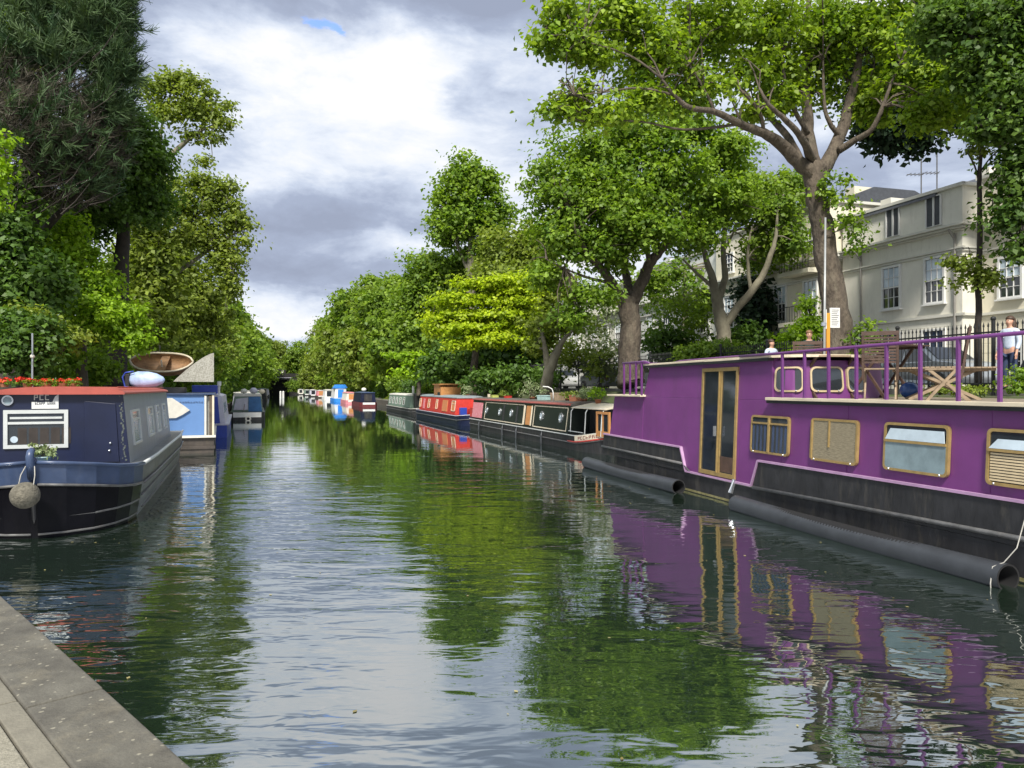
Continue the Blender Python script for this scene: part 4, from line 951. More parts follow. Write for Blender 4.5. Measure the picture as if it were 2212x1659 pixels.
# --- right bank: dark green boat, red boat, sage boat and more into the distance
def side_frame(Xs,Ys,sl_=.30): return Fr(Xs,Ys,math.atan2(-1,sl_))
def centre(fr,beam): o=fr.o+fr.w*(beam/2); return Fr(o.x,o.y,fr.a)
s1=side_frame(10.2-.30*42.6,42.6); U=lambda x,off=.15: s1.on(x,890,off)[0]
c0_,c1_=U(1020),U(1226)
wins=[(U(x),0,.86,1.24,'port') for x in (1050,1078.6,1103)]+[(U(x),0,.88,1.27,'port') for x in (1168.5,1210)]
wins+=[(U(1021),U(1041)-U(1021),.62,1.42,M_PANELP),(U(1131),.10,.62,1.46,M_CREAM),(U(1146),.10,.62,1.46,M_CREAM),(U(1136),U(1146)-U(1136),.64,1.44,M_WOOD),
       (U(1086),.18,.66,1.40,M_BLACK),(U(1114),.2,.66,1.40,M_BLACK)]
B5,S5,d5=narrowboat('dark green narrowboat with oval portholes, cream lining and a red roof edge',centre(s1,2.1),19.6,2.1,dict(hull=M_BLACK,cabin=M_GREENH,roof=mat('dull_dark_roof',(.085,.075,.065),rough=.7,var=.4),roofz=1.68,gun=.54,cab=(c0_,c1_+.1),wins=wins,rail=M_RED,bow=3.0,bowlift=.42,line=M_ALU))
for a,b in ((U(1047),U(1130)),(U(1152),U(1224))):
    m=MB(); m.ring(rect(a,b,.60,1.48),rect(a+.035,b-.035,.635,1.445),S5,.0,.012); m.build('coach_line',M_CREAM,B5)
m=MB(); m.tube([(c0_-.05,-d5['tb']-.045,1.585),(c1_+.15,-d5['tb']-.045,1.585)],.035,6); m.build('roof_edge',M_RED,B5)
# open front deck: green covered cratch frame, wooden glazed doors, cream name panel on the bow
xs1=c1_+.1
m=MB(); 
for x in (xs1+.12,xs1+1.5,xs1+2.9): m.tube([(x,-.88,.6),(x,-.84,1.35),(x,-.74,1.5),(x,.74,1.5),(x,.84,1.35),(x,.88,.6)],.02,6)
m.tube([(xs1,-.74,1.5),(xs1+2.9,-.74,1.5)],.02,6); m.tube([(xs1,-.9,.64),(xs1+1.4,-.9,.64)],.018,6); m.build('cratch_frame',M_ALU,B5)
m=MB(); m.loft([[(x,-.80,1.50),(x,0,1.66),(x,.80,1.50),(x,.80,1.47),(x,0,1.62),(x,-.80,1.47)] for x in (xs1,xs1+3.1)]); m.build('cratch_roof',M_CREAM,B5)
m=MB(); m.box(xs1+.05,xs1+2.9,-.1,.85,.56,1.46); m.build('cratch_cover',M_BLACK,B5)
xd0=U(1283,.1); xd1=U(1311,.1)
m=MB(); fn=lambda u,v,o:(u,-.86-o,v)
m.ring(rect(xd0,xd1,.60,1.42),rect(xd0+.09,xd1-.09,.78,1.34),fn,-.04,.02); m.plate(rect((xd0+xd1)/2-.02,(xd0+xd1)/2+.02,.78,1.35),fn,-.04,.015); dd=m.build('glazed_door',M_WOOD,B5)
m=MB(); m.plate(rect(xd0+.08,xd1-.08,.77,1.35),fn,-.03,-.01); m.build('pane',M_GLASS,dd)
L5=19.6
def bwid(x,bow=3.0,bl=2.2,hb_=1.05): k=max(0,(x-(L5-bow))/bow); return hb_*max(.03,(1-k**bl))**.8
m=MB(); pr=[]
xx=[L5-2.9+.30*i for i in range(8)]
secs=[]
for x in xx:
    k=max(0,(x-(L5-3.0))/3.0); z=.54+.42*k**1.4; y=-bwid(x)*1.02
    secs.append([(x,y-.012,z-.20+.0),(x,y-.015,z-.01),(x,y+.02,z-.01),(x,y+.02,z-.20)])
m.loft(secs); pn=m.build('name_panel',M_CREAM,B5)
def FB(u,v,o):
    k=max(0,(u-(L5-3.0))/3.0); return (u,-bwid(u)*1.02-.013-o,.54+.42*k**1.4-.17+v)
letters(pn,FB,L5-2.6,L5-1.1,.0,.11,8,mat('maroon_paint',(.16,.02,.02)),o=.002,seed=12)
m=MB(); m.tube([FB(L5-3.6+.32*i,-.06,.0) for i in range(10)],.022,6); m.build('bow_line',M_REDC,B5,smooth=True)
for x in (3.2,7.6,9.8,13.2): m=MB(); m.tube([(x,-1.09,.50),(x,-1.12,.30),(x,-1.12,-.1)],[.015,.05,.05],8); m.build('side_fender',M_RUBBER,B5,smooth=True)
# stern of the green boat
m=MB(); m.plate(rect(-.0,c0_-.25,.60,1.1),lambda u,v,o:(u,-.8-o,v),-.02,.02); m.build('stern_panel',M_REDC,B5)
# roof clutter, each a thing of its own
def on5(xd,off=.9,z=1.66): u=s1.on(xd,860,off)[0]; p=s1.wd(u,off,0); return Vector((p.x,p.y,z))
for i,(xd,r_,h,lm,lab) in enumerate(((1010,.40,.62,L_VARIEG,'pale bushy plant at the stern end of the green boat'),(1150,.55,.85,L_VARIEG,'largest pale green bushy plant on the green boat roof'),(1085,.25,.25,L_OLIVE,'low plant between the two pale bushes on the green boat'),(1228,.35,.30,L_OLIVE,'low olive plant near the front of the green boat roof'),(1262,.35,.42,mat and L_VARIEG,'straggly pale plant over the front deck of the green boat'),(1292,.32,.55,L_LIME,'bright green plant at the bow end of the green boat'))):
    plant(lab,on5(xd,1.0,1.64),r_,h,lm,M_TERRA,60+i,leaf=.07,n=18,group='plants on the green boat roof',pr_=.12,ph=.13)
for i,(xd,sz,mt,lab,cat) in enumerate(((1068,(.5,.35,.16),M_LIMEB:=mat('lime_box',(.45,.5,.12),rough=.6),'lime green box on the green boat roof','box'),(1056,(.12,.12,.2),M_CREAM,'cream can on the green boat roof','can'),(1097,(.3,.3,.14),M_REDC,'red box on the green boat roof','box'),(1180,(.7,.5,.22),mat('pale_teal_crate',(.35,.5,.48),rough=.6),'pale teal crate on the green boat roof','crate'),(1205,(.5,.4,.34),M_TEAKL,'weathered wooden crate on the green boat roof','crate'),(1243,(.35,.35,.26),M_TERRA,'brown tub on the green boat roof','tub'))):
    p=on5(xd,.9,1.665); m=MB(); a,b,c=sz
    m.loft([[(-a/2*k,-b/2*k,z),(a/2*k,-b/2*k,z),(a/2*k,b/2*k,z),(-a/2*k,b/2*k,z)] for k,z in ((.92,0),(1,c*.85),(1.05,c*.86),(1.05,c),(.9,c),(.9,c*.93))])
    o=m.build('storage_box' if cat!='can' else 'can',mt,loc=tuple(p),bevel=.008); o.rotation_euler=(0,0,s1.a+.1*i); tag(o,lab,cat)
m=MB(); p=on5(1195,.6,1.66); m.tube([(0,0,0),(0,0,.35),(-.05,0,.5),(-.2,0,.58),(-.42,0,.60)],.022,8); o=m.build('roof_hoop',M_WHITE,loc=tuple(p),smooth=True); tag(o,'white curved tube standing on the green boat roof','tube')

s2=side_frame(10.2-.30*59.5,59.5,.30); U2=lambda x: s2.on(x,880,.15)[0]
wins=[(U2(x),w_,.78,1.42,'win') for x,w_ in ((906,.7),(924,.7),(941,.6),(975,1.0))]+[(U2(955),U2(966)-U2(955),.7,1.42,M_OCHRE),(U2(914),.6,.7,1.42,M_PANELP)]
B6,S6,d6=narrowboat('red narrowboat with cream windows, grey roof and dark blue hull',centre(s2,2.1),16.6,2.1,dict(hull=M_NAVY,cabin=M_REDC,roof=M_GREYROOF,roofz=1.72,gun=.56,cab=(1.6,U2(984)),wins=wins,wframe=M_CREAM,wpane=M_OCHRE,rail=M_GREYROOF,bow=1.6,bowlift=.12,line=M_LILAC,bluff=3.2))
xe=U2(984)
m=MB(); m.plate([(-.72,.62),(-.66,1.50),(.66,1.50),(.72,.62)],lambda u,v,o:(xe+o,u,v),-.01,.03); m.build('front_door',M_REDC,B6)
m=MB(); m.box(xe+.3,xe+.7,-.75,-.35,.58,1.02); m.build('locker',M_BLUE,B6,bevel=.02)
m=MB(); m.box(xe+.1,xe+1.2,-.2,.7,.58,.95); m.build('bow_seat',M_REDC,B6,bevel=.02)
wt=at(957,835,52); 
t=thing('timber_cabin','orange timber box cabin standing behind the red narrowboat','hut',(wt.x+.2,wt.y+1.0,.66),s2.a)
m=MB(); 
for k in range(9): m.box(-1.2+k*.27,-1.2+k*.27+.26,-.7,.7,0,1.75 if k<7 else 1.6)
m.build('wall',M_WOOD,t); m=MB(); m.box(-1.25,1.3,-.8,.8,1.76,1.83); m.build('roof',M_WOOD,t)
m=MB(); m.box(.2,1.0,-.73,-.71,.75,1.25); m.build('window',M_GLASS,t)

s3=side_frame(10.2-.30*77,77.5,.30)
B7,S7,d7=narrowboat('sage green narrowboat with white framed windows, third in the right row',centre(s3,2.1),17.5,2.1,dict(hull=M_BLACK,cabin=M_SAGE,roof=M_OFFW,roofz=1.68,gun=.5,cab=(1.2,15.0),wins=[(x,.9,.72,1.35,'win') for x in (2,4.2,6.4,8.6,10.8)],wframe=M_WHITE,line=M_OFFW,bow=1.4,bluff=3,bowlift=.1))
m=MB(); m.box(15.3,16.2,-.7,.3,.55,1.75); m.build('hatch_cover',M_IRON,B7,bevel=.04)
m=MB(); m.tube([(14,-.5,1.7),(14,-.5,2.35)],.1,8); m.build('chimney',M_WHITE,B7)

def stern_boat(xd,yd,Y,wpx,label,P,L_=13):
    p=at(xd,838,Y); f=Fr(p.x,p.y,UP_C); w=wpx*K*Y
    t=thing('narrowboat',label,'narrowboat',tuple(f.o),f.a,'boats moored along the canal')
    m=MB(); m.loft([[(x,-w/2+i_,-.4),(x,-w/2+i_,.5),(x,w/2-i_,.5),(x,w/2-i_,-.4)] for x,i_ in ((0,.3),(.6,.05),(1,0),(L_-2,0),(L_,.9))]); m.build('hull',P[0],t)
    m=MB(); m.plate(rect(-w/2+.35,w/2-.35,.28,.5),lambda u,v,o:(-o,u,v),-.01,.03); m.build('counter',P[1],t)
    m=MB(); m.loft([[(x,-w/2+.12,.5),(x,-w/2+.28,P[4]-.1),(x,0,P[4]),(x,w/2-.28,P[4]-.1),(x,w/2-.12,.5)] for x in (1.0,L_-2.5)]); m.build('cabin',P[2],t)
    m=MB(); m.loft([[(x,-w/2+.22,P[4]-.1),(x,-w/2+.24,P[4]-.04),(x,0,P[4]+.05),(x,w/2-.24,P[4]-.04),(x,w/2-.22,P[4]-.1)] for x in (.9,L_-2.4)]); m.build('roof',P[3],t)
    m=MB(); m.plate(rect(-.45,.45,.62,P[4]-.25),lambda u,v,o:(1.0-o,u,v),-.01,.03); m.build('stern_doors',P[5],t)
    m=MB()
    for k in range(4): m.plate(rect(2+k*2.2,2.9+k*2.2,.85,1.3),lambda u,v,o:(u,w/2-.16-o*-1,v),-.02,.03)
    return t
stern_boat(797,878,88,39,'narrowboat stern-on with a white and dark red counter, right row',(mat('maroon_hull',(.10,.012,.015)),M_WHITE,M_NAVY,M_BLUEBAND,1.7,M_BLACK))
t=stern_boat(737,866,122,30,'boat under a bright blue cover, right row in the distance',(M_TARPB,M_TARPB,M_WHITE,M_TARPB,2.2,M_TARPB))
m=MB(); m.loft([[(x,-1.1,2.22),(x,-.7,2.75),(x,.7,2.75),(x,1.1,2.22)] for x in (1,5)]); m.build('canopy',M_TARPB,t)
for i,(xd,Y,wp,lab,P) in enumerate((
    (762,104,30,'cream and pink boat between the blue-covered boat and the white-countered one',(M_PANELP,M_OFFW,M_OFFW,M_PANELP,1.6,M_WOOD)),
    (712,140,22,'white cabin cruiser just left of the blue-covered boat',(M_WHITE,M_WHITE,M_WHITE,M_OFFW,1.9,M_GLASS)),
    (694,165,19,'pinkish boat far along the right row',(M_BROWNH,M_OFFW,M_PANELP,M_OFFW,1.7,M_WOOD)),
    (677,190,16,'pale grey boat far along the right row',(M_BLACK,M_WHITE,M_LILAC,M_OFFW,1.8,M_GLASS)),
    (664,215,15,'white-roofed dark boat, second farthest of the right row',(M_BLACK,M_WHITE,M_SAGE,M_WHITE,1.7,M_GLASS)),
    (650,245,14,'farthest boat of the right row, near the bridge',(M_BLACK,M_OFFW,M_OFFW,M_WHITE,1.8,M_GLASS)),
    (524,75,50,'dark boat half hidden behind the stern-on boat of the left row',(M_BLACK,M_OFFW,M_LILAC,M_OFFW,1.8,M_GLASS)),
    (546,105,34,'grey boat with a pale roof further along the left row',(M_BLACK,M_SAGE,M_SAGE,M_OFFW,1.9,M_GLASS)),
    (562,140,26,'dark covered boat along the left row before the bridge',(M_BLACK,M_BLACK,M_BLACK,M_GREYROOF,2.1,M_BLACK)),
    (571,185,20,'farthest pale boat of the left row',(M_BLACK,M_OFFW,M_LILAC,M_GREYROOF,2.0,M_GLASS)))):
    stern_boat(xd,0,Y,wp,lab,P,12)
# small things heaped on roofs in the distance
for i,(xd,yd,Y,r_,mt,lab) in enumerate(((527,833,53.6,.2,M_OFFW,'pale sack on the roof of the stern-on boat, left one'),(548,830,53.2,.24,M_LILAC,'lilac-grey sack on the roof of the stern-on boat, middle one'),(566,832,53.4,.18,M_CREAM,'cream sack on the roof of the stern-on boat, right one'),(786,836,90,.25,M_OFFW,'pale bundle on the roof of the white-countered boat, right row'))):
    p=at(xd,yd,Y); m=MB(); m.sphere((0,0,0),r_,9,7,(1.2,1,.9),.05); o=m.build('sack',mt,loc=(p.x,p.y,1.80+r_*.85),smooth=True); tag(o,lab,'sack')
# two white posts rising from the water near the bridge
for i,xd in enumerate((606,612)):
    p=at(xd,838,170); m=MB(); m.tube([(0,0,-.4),(0,0,1.3)],.22,8); m.tube([(0,0,1.3),(0,0,1.5)],[.26,.1],8); o=m.build('marker_post',M_WHITE,loc=(p.x,p.y,0)); tag(o,('left' if i==0 else 'right')+' one of two white posts standing in the water before the bridge','post','white posts before the bridge')

# ================================================================== bridge closing the view
brO=cab(275,-1.6); bt=thing('bridge','dark iron and brick bridge over the far end of the canal','bridge',tuple(brO),UP_C)
M_BRK=mat('sooty_brick',(.016,.015,.014),rough=.9,var=.4,scale=3)
m=MB()
for sg in (-1,1): m.box(-1,9,sg*4.7-1.35,sg*4.7+1.35,-1,5.6)
m.build('abutment',M_BRK,bt)
m=MB(); m.box(-9,8.9,-13.6,-6.1,-1,1.05); m.box(-9,8.9,6.1,13,-1,1.05); m.build('wing_wall',M_BRK,bt)
m=MB(); m.loft([[(x,-3.3,4.6),(x,-2,5.0),(x,0,5.2),(x,2,5.0),(x,3.3,4.6),(x,3.3,5.9),(x,-3.3,5.9)] for x in (-.5,8.5)]); m.build('deck',M_IRON,bt)
m=MB(); m.box(-1.2,-1.02,-4,4,5.65,5.8); m.build('ledge',M_LILAC,bt)
m=MB(); m.box(-1.0,-.8,-8,8,5.9,7.2); m.build('parapet',M_BRK,bt)
m=MB(); m.box(8.6,9,-3.4,3.4,-1,5.5); m.build('opening_blackout',M_IRON,bt)  # solid black panel added behind the opening to make it read as shade
m=MB(); m.loft([[(1,-2.2,5.9),(1,-2.2,8.6),(1,0,9.6),(1,2.2,8.6),(1,2.2,5.9)],[(5,-2.2,5.9),(5,-2.2,8.6),(5,0,9.6),(5,2.2,8.6),(5,2.2,5.9)]]); hs=m.build('gatehouse',M_BRK,bt); m=MB(); m.box(.9,1.0,.7,1.4,7.3,8.3); m.build('window',M_OFFW,hs); m=MB(); m.box(.9,1.0,-1.5,-.8,7.4,8.2); m.build('window',M_OFFW,hs)

# ================================================================== iron railing beside the road
FB_=15.9; a_f0,a_f1=5.0,62.0
ft=thing('iron_railing','black iron railing with spiked pickets along the road behind the purple boat','railing',tuple(cab(a_f0,FB_,2.16)),UP_C)
pk=MB(); pk.tube([(0,0,0),(0,0,1.48)],.0125,6); pk.tube([(0,0,1.48),(0,0,1.51),(0,0,1.60)],[.022,.022,.001],6); pkm=pk.mesh('picket')
rails=MB()
for z in (.12,1.33): rails.box(0,a_f1-a_f0,-.02,.02,z,z+.04)
rails.build('rail',M_IRON,ft)
n=int((a_f1-a_f0)/.125); rest=MB()
vis=0
for i in range(n):
    x=i*.125+.06
    if 24<=i<124: 
        o=link('picket',pkm,M_IRON if i==24 else None,ft,loc=(x,0,0)) ; vis+=1
    else:
        rest.tube([(x,0,0),(x,0,1.48)],.0125,5,cap=False); rest.tube([(x,0,1.48),(x,0,1.51),(x,0,1.60)],[.022,.022,.001],5,cap=False)
o=rest.build('pickets',M_IRON,ft); tag(o,'the remaining pickets towards the far end of the railing',kind='stuff')
for i in range(20):
    x=i*2.9+.1
    if x>a_f1-a_f0: break
    m=MB(); m.tube([(x,0,-.2),(x,0,1.62)],.045,10); m.sphere((x,0,1.66),.06,10,7); m.build('post',M_IRON,ft)

# pole and notice on the mooring
pp=at(1779,838,17.9)
t=thing('tall_pole','slim pale metal pole rising in front of the big plane tree','pole',(pp.x,pp.y,.66))
m=MB(); top=at(1783,470,17.9); m.tube([(0,0,0),(top.x-pp.x,0,top.z-.66)],[.036,.022],10); m.build('shaft',M_STRAKEP:=mat('pole_grey',(.30,.31,.31),rough=.4,metal=.3),t,smooth=True)
m=MB(); m.tube([(-.0,0,3.0),(.005,0,3.08)],.058,10); m.build('collar',M_STEEL,t)
pp=at(1788,838,18.4)
t=thing('notice_board','white notice board on an orange post beside the tall pale pole','sign',(pp.x,pp.y,.66),.15)
m=MB(); m.box(-.04,.04,-.04,.04,0,3.35); m.build('post',M_ORANGE,t,bevel=.005)
z0=at(0,708,18.4).z-.66; z1=at(0,665,18.4).z-.66
m=MB(); m.box(.05,.30,-.03,.01,z0+.0,z1); m.build('notice',M_WHITE,t)
m=MB(); m.box(-.11,-.045,-.03,.01,z0-.03,z1-.04); m.build('notice',M_WHITE,t)
m=MB(); 
for k in range(9): m.box(.08,.27-.02*(k%3),-.033,-.0305,z1-.06-k*.045,z1-.045-k*.045)
m.build('small_print',M_STRAKE,t)

# ================================================================== houses
def HF(bfac): return lambda u,v,o: tuple(cab(u,bfac-o,v))
def house_window(t,a,w,z0,z1,fn0,style='sash',fm=M_WHITE):
    fn=lambda u,v,o: fn0(u,v,o+.135)
    f=MB(); f.ring(rect(a-w/2-.10,a+w/2+.10,z0-.08,z1+.10),rect(a-w/2,a+w/2,z0,z1),fn,-.14,-.035)
    f.plate(rect(a-w/2-.16,a+w/2+.16,z0-.15,z0-.082),fn,-.14,.05)
    zc=(z0+z1)/2
    f.plate(rect(a-w/2,a+w/2,zc-.03,zc+.03),fn,-.11,-.04)
    for k in (1,2): x=a-w/2+w*k/3; f.plate(rect(x-.012,x+.012,z0,z1),fn,-.105,-.06)
    for zz in ((z0+zc)/2,(zc+z1)/2): f.plate(rect(a-w/2,a+w/2,zz-.012,zz+.012),fn,-.105,-.062)
    W=f.build('window_frame',fm,t)
    f=MB(); f.plate(rect(a-w/2,a+w/2,z0,z1),fn,-.13,-.11); f.build('pane',M_GLASS,W)
    f=MB(); f.plate(rect(a-w/2+.02,a+w/2-.02,zc+.05*(style=='sash'),z1-.02),fn,-.108,-.10); f.build('blind',M_HOPPER if style=='sash' else M_CURT,W)
def house(label,a0,a1,bf_,depth,base,corn,top,wall,wins,attic=(),group='stucco houses beyond the road',extra=None,roofm=M_SLATE):
    o=cab((a0+a1)/2,bf_,base); t=thing('stucco_house',label,'house',tuple(o),0,group)
    def W(name,mb,m_,par=t,**k):
        x=mb.build(name,m_,par,**k); 
        if par is t: x.matrix_parent_inverse=Matrix.Translation(-o)
        return x
    _b=MB.build
    fn=HF(bf_)
    class B2_(MB): pass
    m=MB(); m.loft([[cab(a,b,z) for b,z in ((bf_,base-.3),(bf_,top-.05),(bf_+depth,top-.05),(bf_+depth,base-.3))] for a in (a0,a1)]); W('wall',m,wall)
    def band(z0,z1,pr,nm):
        m=MB(); m.loft([[cab(a,bf_+.01,z0),cab(a,bf_-pr,z0+.02),cab(a,bf_-pr,z1),cab(a,bf_+.01,z1)] for a in (a0-pr,a1)])
        m.loft([[cab(a0+.01,b,z0),cab(a0-pr,b,z0+.02),cab(a0-pr,b,z1),cab(a0+.01,b,z1)] for b in (bf_-pr+.003,bf_+depth)]); W(nm,m,M_STUCCOG)
    band(corn,corn+.12,.42,'cornice'); band(corn-.10,corn-.003,.30,'cornice'); band(corn-.17,corn-.103,.18,'cornice')
    band(corn-.95,corn-.86,.14,'string_course'); band(corn-1.06,corn-.953,.08,'string_course')
    band(base+3.15,base+3.28,.12,'string_course')
    band(top-.12,top+.04,.14,'parapet_coping')
    for g_ in (2.75,2.35,1.95,1.55): 
        m=MB(); m.loft([[cab(a,bf_-.002,base+g_),cab(a,bf_-.012,base+g_+.01),cab(a,bf_-.012,base+g_+.37),cab(a,bf_-.002,base+g_+.38)] for a in (a0-.01,a1)]); W('rusticated_course',m,wall)
    m=MB(); m.loft([[cab(a,b,z) for b,z in ((bf_+.5,top-.04),(bf_+depth*.35,top+1.0),(bf_+depth*.65,top+1.0),(bf_+depth-.5,top-.04))] for a in (a0+.3,a1-.3)]); W('roof',m,roofm)
    for (a,w_,z0,z1,st) in wins:
        n0=len(t.children); f0=set(t.children); house_window(t,a,w_,z0,z1,fn,st)
        for c in t.children:
            if c not in f0: c.matrix_parent_inverse=Matrix.Translation(-o)
    for (a,w_,z0,z1) in attic:
        m=MB(); m.plate(rect(a-w_/2,a+w_/2,z0,z1),fn,.01,.03); W('attic_window',m,M_SLATE)
        m=MB(); m.ring(rect(a-w_/2-.05,a+w_/2+.05,z0-.02,z1+.05),rect(a-w_/2,a+w_/2,z0,z1),fn,.01,.09); m.plate(rect(a-.05,a+.03,z0,z1),fn,.03,.08); W('attic_frame',m,M_WHITE)
    for a in (a0+.8,a1-.8):
        m=MB(); m.loft([[cab(a-.35,b,z) for b,z in ((bf_+2,top-.2),(bf_+2,top+1.0),(bf_+3.6,top+1.0),(bf_+3.6,top-.2))],[cab(a+.35,b,z) for b,z in ((bf_+2,top-.2),(bf_+2,top+1.0),(bf_+3.6,top+1.0),(bf_+3.6,top-.2))]]); ch=W('chimney',m,wall)
    return t,fn,o,W
G0=2.15
hb1=27.9
def ha(xd,b=hb1):            # along-canal position where a measured direction meets a facade
    k=(xd-CX)*K; Y=b/(.9578*k+.2873); return -.2873*k*Y+.9578*Y
w1=[(ha(2020),.95,6.05,7.98,'sash'),(ha(1927),1.0,6.05,7.95,'sash'),(ha(2018),1.1,3.0,4.75,'dark'),(ha(1927),1.1,3.0,4.75,'dark')]
HA,fnA,oA,WA=house('cream stucco house with tall sash windows, left of the slim street tree',25.7,33.0,hb1,9,G0,9.15,11.0,M_STUCCO,w1,
   attic=((ha(1930),.75,9.45,10.75),(ha(2018),.75,9.45,10.75)))
m=MB(); m.loft([[cab(a,hb1-.16,10.72+.0),cab(a,hb1-.05,11.06),cab(a,hb1+.5,11.16),cab(a,hb1+.5,10.9)] for a in (27.0,33.1)]); WA('attic_roof_edge',m,M_SLATE)
for a_ in (26.0,31.6): m=MB(); m.tube([cab(a_,hb1-.10,G0),cab(a_,hb1-.10,8.9)],.05,8); m.tube([cab(a_,hb1-.10,8.6),cab(a_,hb1-.45,9.05)],.05,8); WA('drainpipe',m,mat('drainpipe',(.22,.21,.19),rough=.6))
# aerials
for xd,yt in ((1990,328),(2024,322)):
    Y=37; b_=at(xd,430,Y); tp=at(xd,yt,Y); t=thing('roof_aerial',('left' if xd<2000 else 'right')+' one of the two thin aerials on the house roof','aerial',tuple(b_),group='aerials on the house roof')
    m=MB(); m.tube([(0,0,0),(0,0,tp.z-b_.z)],.03,6); m.build('mast',M_STRAKE,t)
    m=MB(); 
    for k in range(2): z=(tp.z-b_.z)*(.97-.45*k); m.bar((-.7,0,z),(.1,0,z),.03); [m.bar((-.6+.2*q_,-.25,z),(-.6+.2*q_,.25,z),.02) for q_ in range(4)]
    m.build('antenna',M_STRAKE,t)
hb2=28.9
w2_=[(ha(2184,hb2),.95,6.0,7.6,'sash'),(ha(2184,hb2)-3.0,.95,6.0,7.6,'sash'),(ha(2184,hb2),1.0,2.9,4.5,'dark'),(ha(2184,hb2)-3,1.0,2.9,4.5,'dark')]
house('warm cream house wing set back at the right edge behind the leaves',12.0,25.69,hb2,8,G0,9.0,11.3,M_STUCCO2,w2_)
hb3=27.2
w3=[(a,1.0,z,z+1.9,'dark' if z<5 else 'sash') for a in (34.6,37.2,39.8,42.4) for z in (3.0,6.05)]+[(a,.9,9.6,10.7,'dark') for a in (34.6,37.2,39.8,42.4)]
HB,fnB,oB,WB=house('cream stucco house with balconies half hidden by the big plane trunk',33.2,44.0,hb3,9,G0,9.0,12.0,M_STUCCO2,w3)
for i,(z,c1c) in enumerate(((5.55,M_STUCCO2),(8.3,M_STUCCO2))):
    m=MB(); m.loft([[cab(a,hb3-.9,z),cab(a,hb3+.01,z),cab(a,hb3+.01,z+.28),cab(a,hb3-.9,z+.22)] for a in (33.7,36.2)]); bl=WB('balcony',m,M_STUCCO2)
    m=MB(); 
    for q_ in range(12): p=cab(33.75+q_*.22,hb3-.85,z+.25); m.tube([p,p+Vector((0,0,.8))],.015,5)
    m.tube([cab(33.7,hb3-.85,z+1.05),cab(36.2,hb3-.85,z+1.05)],.02,5); x=WB('balcony_rail',m,M_IRON)
for i,(a0_,a1_,b_,tp,lab) in enumerate(((44.2,56,27.6,11.6,'cream house glimpsed between the plane tree and the grey-barked tree'),(56.2,69,27.9,11.2,'pale house behind the shrubs left of the grey-barked tree'),(69.2,84,27.5,11.0,'pale house behind the second plane tree trunk'),(84.2,100,27.9,11.2,'farthest pale house glimpsed through the leaves'))):
    ws=[(a0_+1.8+k*2.7,1.0,z,z+1.9,'sash' if k%2 else 'dark') for k in range(4) for z in (3.0,6.05)]
    house(lab,a0_,a1_,b_,9,G0,8.8,tp,M_STUCCO if i%2 else M_WHITE,ws)

# ================================================================== cars along the road
def car(label,loc,rz,paint):
    t=thing('parked_car',label,'car',tuple(loc),rz,'cars parked along the road')
    prof_=[(-2.05,.35),(-2.1,.55),(-2.05,.82),(-1.55,.92),(-.95,1.40),(-.6,1.46),(.65,1.44),(1.25,1.02),(1.9,.92),(2.08,.72),(2.1,.45),(2.0,.28),(-1.95,.28)]
    m=MB(); n=len(prof_)
    def yy(z): return .86 if z<.95 else .86-.30*(z-.95)
    vs=[]; 
    for sg in (-1,1): vs+= [(x,sg*(yy(z)-(.10 if abs(x)>1.95 else 0)),z) for x,z in prof_]
    m.add(vs,[tuple(range(n))[::-1],tuple(range(n,2*n))]+[(i,(i+1)%n,(i+1)%n+n,i+n) for i in range(n)]); b=m.build('body',paint,t,bevel=.05)
    for sg in (-1,1):
        m=MB(); m.plate([(1.15,.99),(.62,1.38),(.05,1.39),(.05,.98)],lambda u,v,o:(u,sg*(yy(v)+o),v),-.01,.008); m.build('window',M_GLASS,t)
        m=MB(); m.plate([(-.02,.98),(-.02,1.39),(-.6,1.39),(-1.2,.98)],lambda u,v,o:(u,sg*(yy(v)+o),v),-.01,.008); m.build('window',M_GLASS,t)
        for x in (-1.3,1.3):
            m=MB(); k=18; m.loft([[(x+r_*math.cos(6.283*i/k),sg*y_,.32+r_*math.sin(6.283*i/k)) for i in range(k)] for r_,y_ in ((.32,.68),(.33,.72),(.33,.85),(.30,.88))]); W=m.build('wheel',M_TYRE,t)
            m=MB(); m.loft([[(x+r_*math.cos(6.283*i/k),sg*y_,.32+r_*math.sin(6.283*i/k)) for i in range(k)] for r_,y_ in ((.2,.87),(.2,.895),(.08,.885))]); m.build('rim',M_STEEL,W)
        m=MB(); m.obox((2.03,sg*.62,.68),(.1,.32,.14)); m.build('headlight',M_LAMPG,t,bevel=.02)
        m=MB(); m.obox((-2.06,sg*.66,.75),(.08,.24,.2)); m.build('tail_light',M_REDL,t,bevel=.02)
    for (x0,z0,x1,z1) in ((1.22,1.04,.70,1.43),(-1.52,.95,-.98,1.39)):
        s_=1 if x0>0 else -1
        m=MB(); vs=[(x0+.012*s_,-.7,z0+.012),(x0+.012*s_,.7,z0+.012),(x1+.012*s_,.62,z1+.008),(x1+.012*s_,-.62,z1+.008)]
        vs+=[(x-.02*s_,y,z-.02) for x,y,z in vs]; m.add(vs,[(0,1,2,3),(7,6,5,4),(0,4,5,1),(1,5,6,2),(2,6,7,3),(3,7,4,0)]); m.build('windscreen',M_GLASS,t)
    return t
CARB=19.6
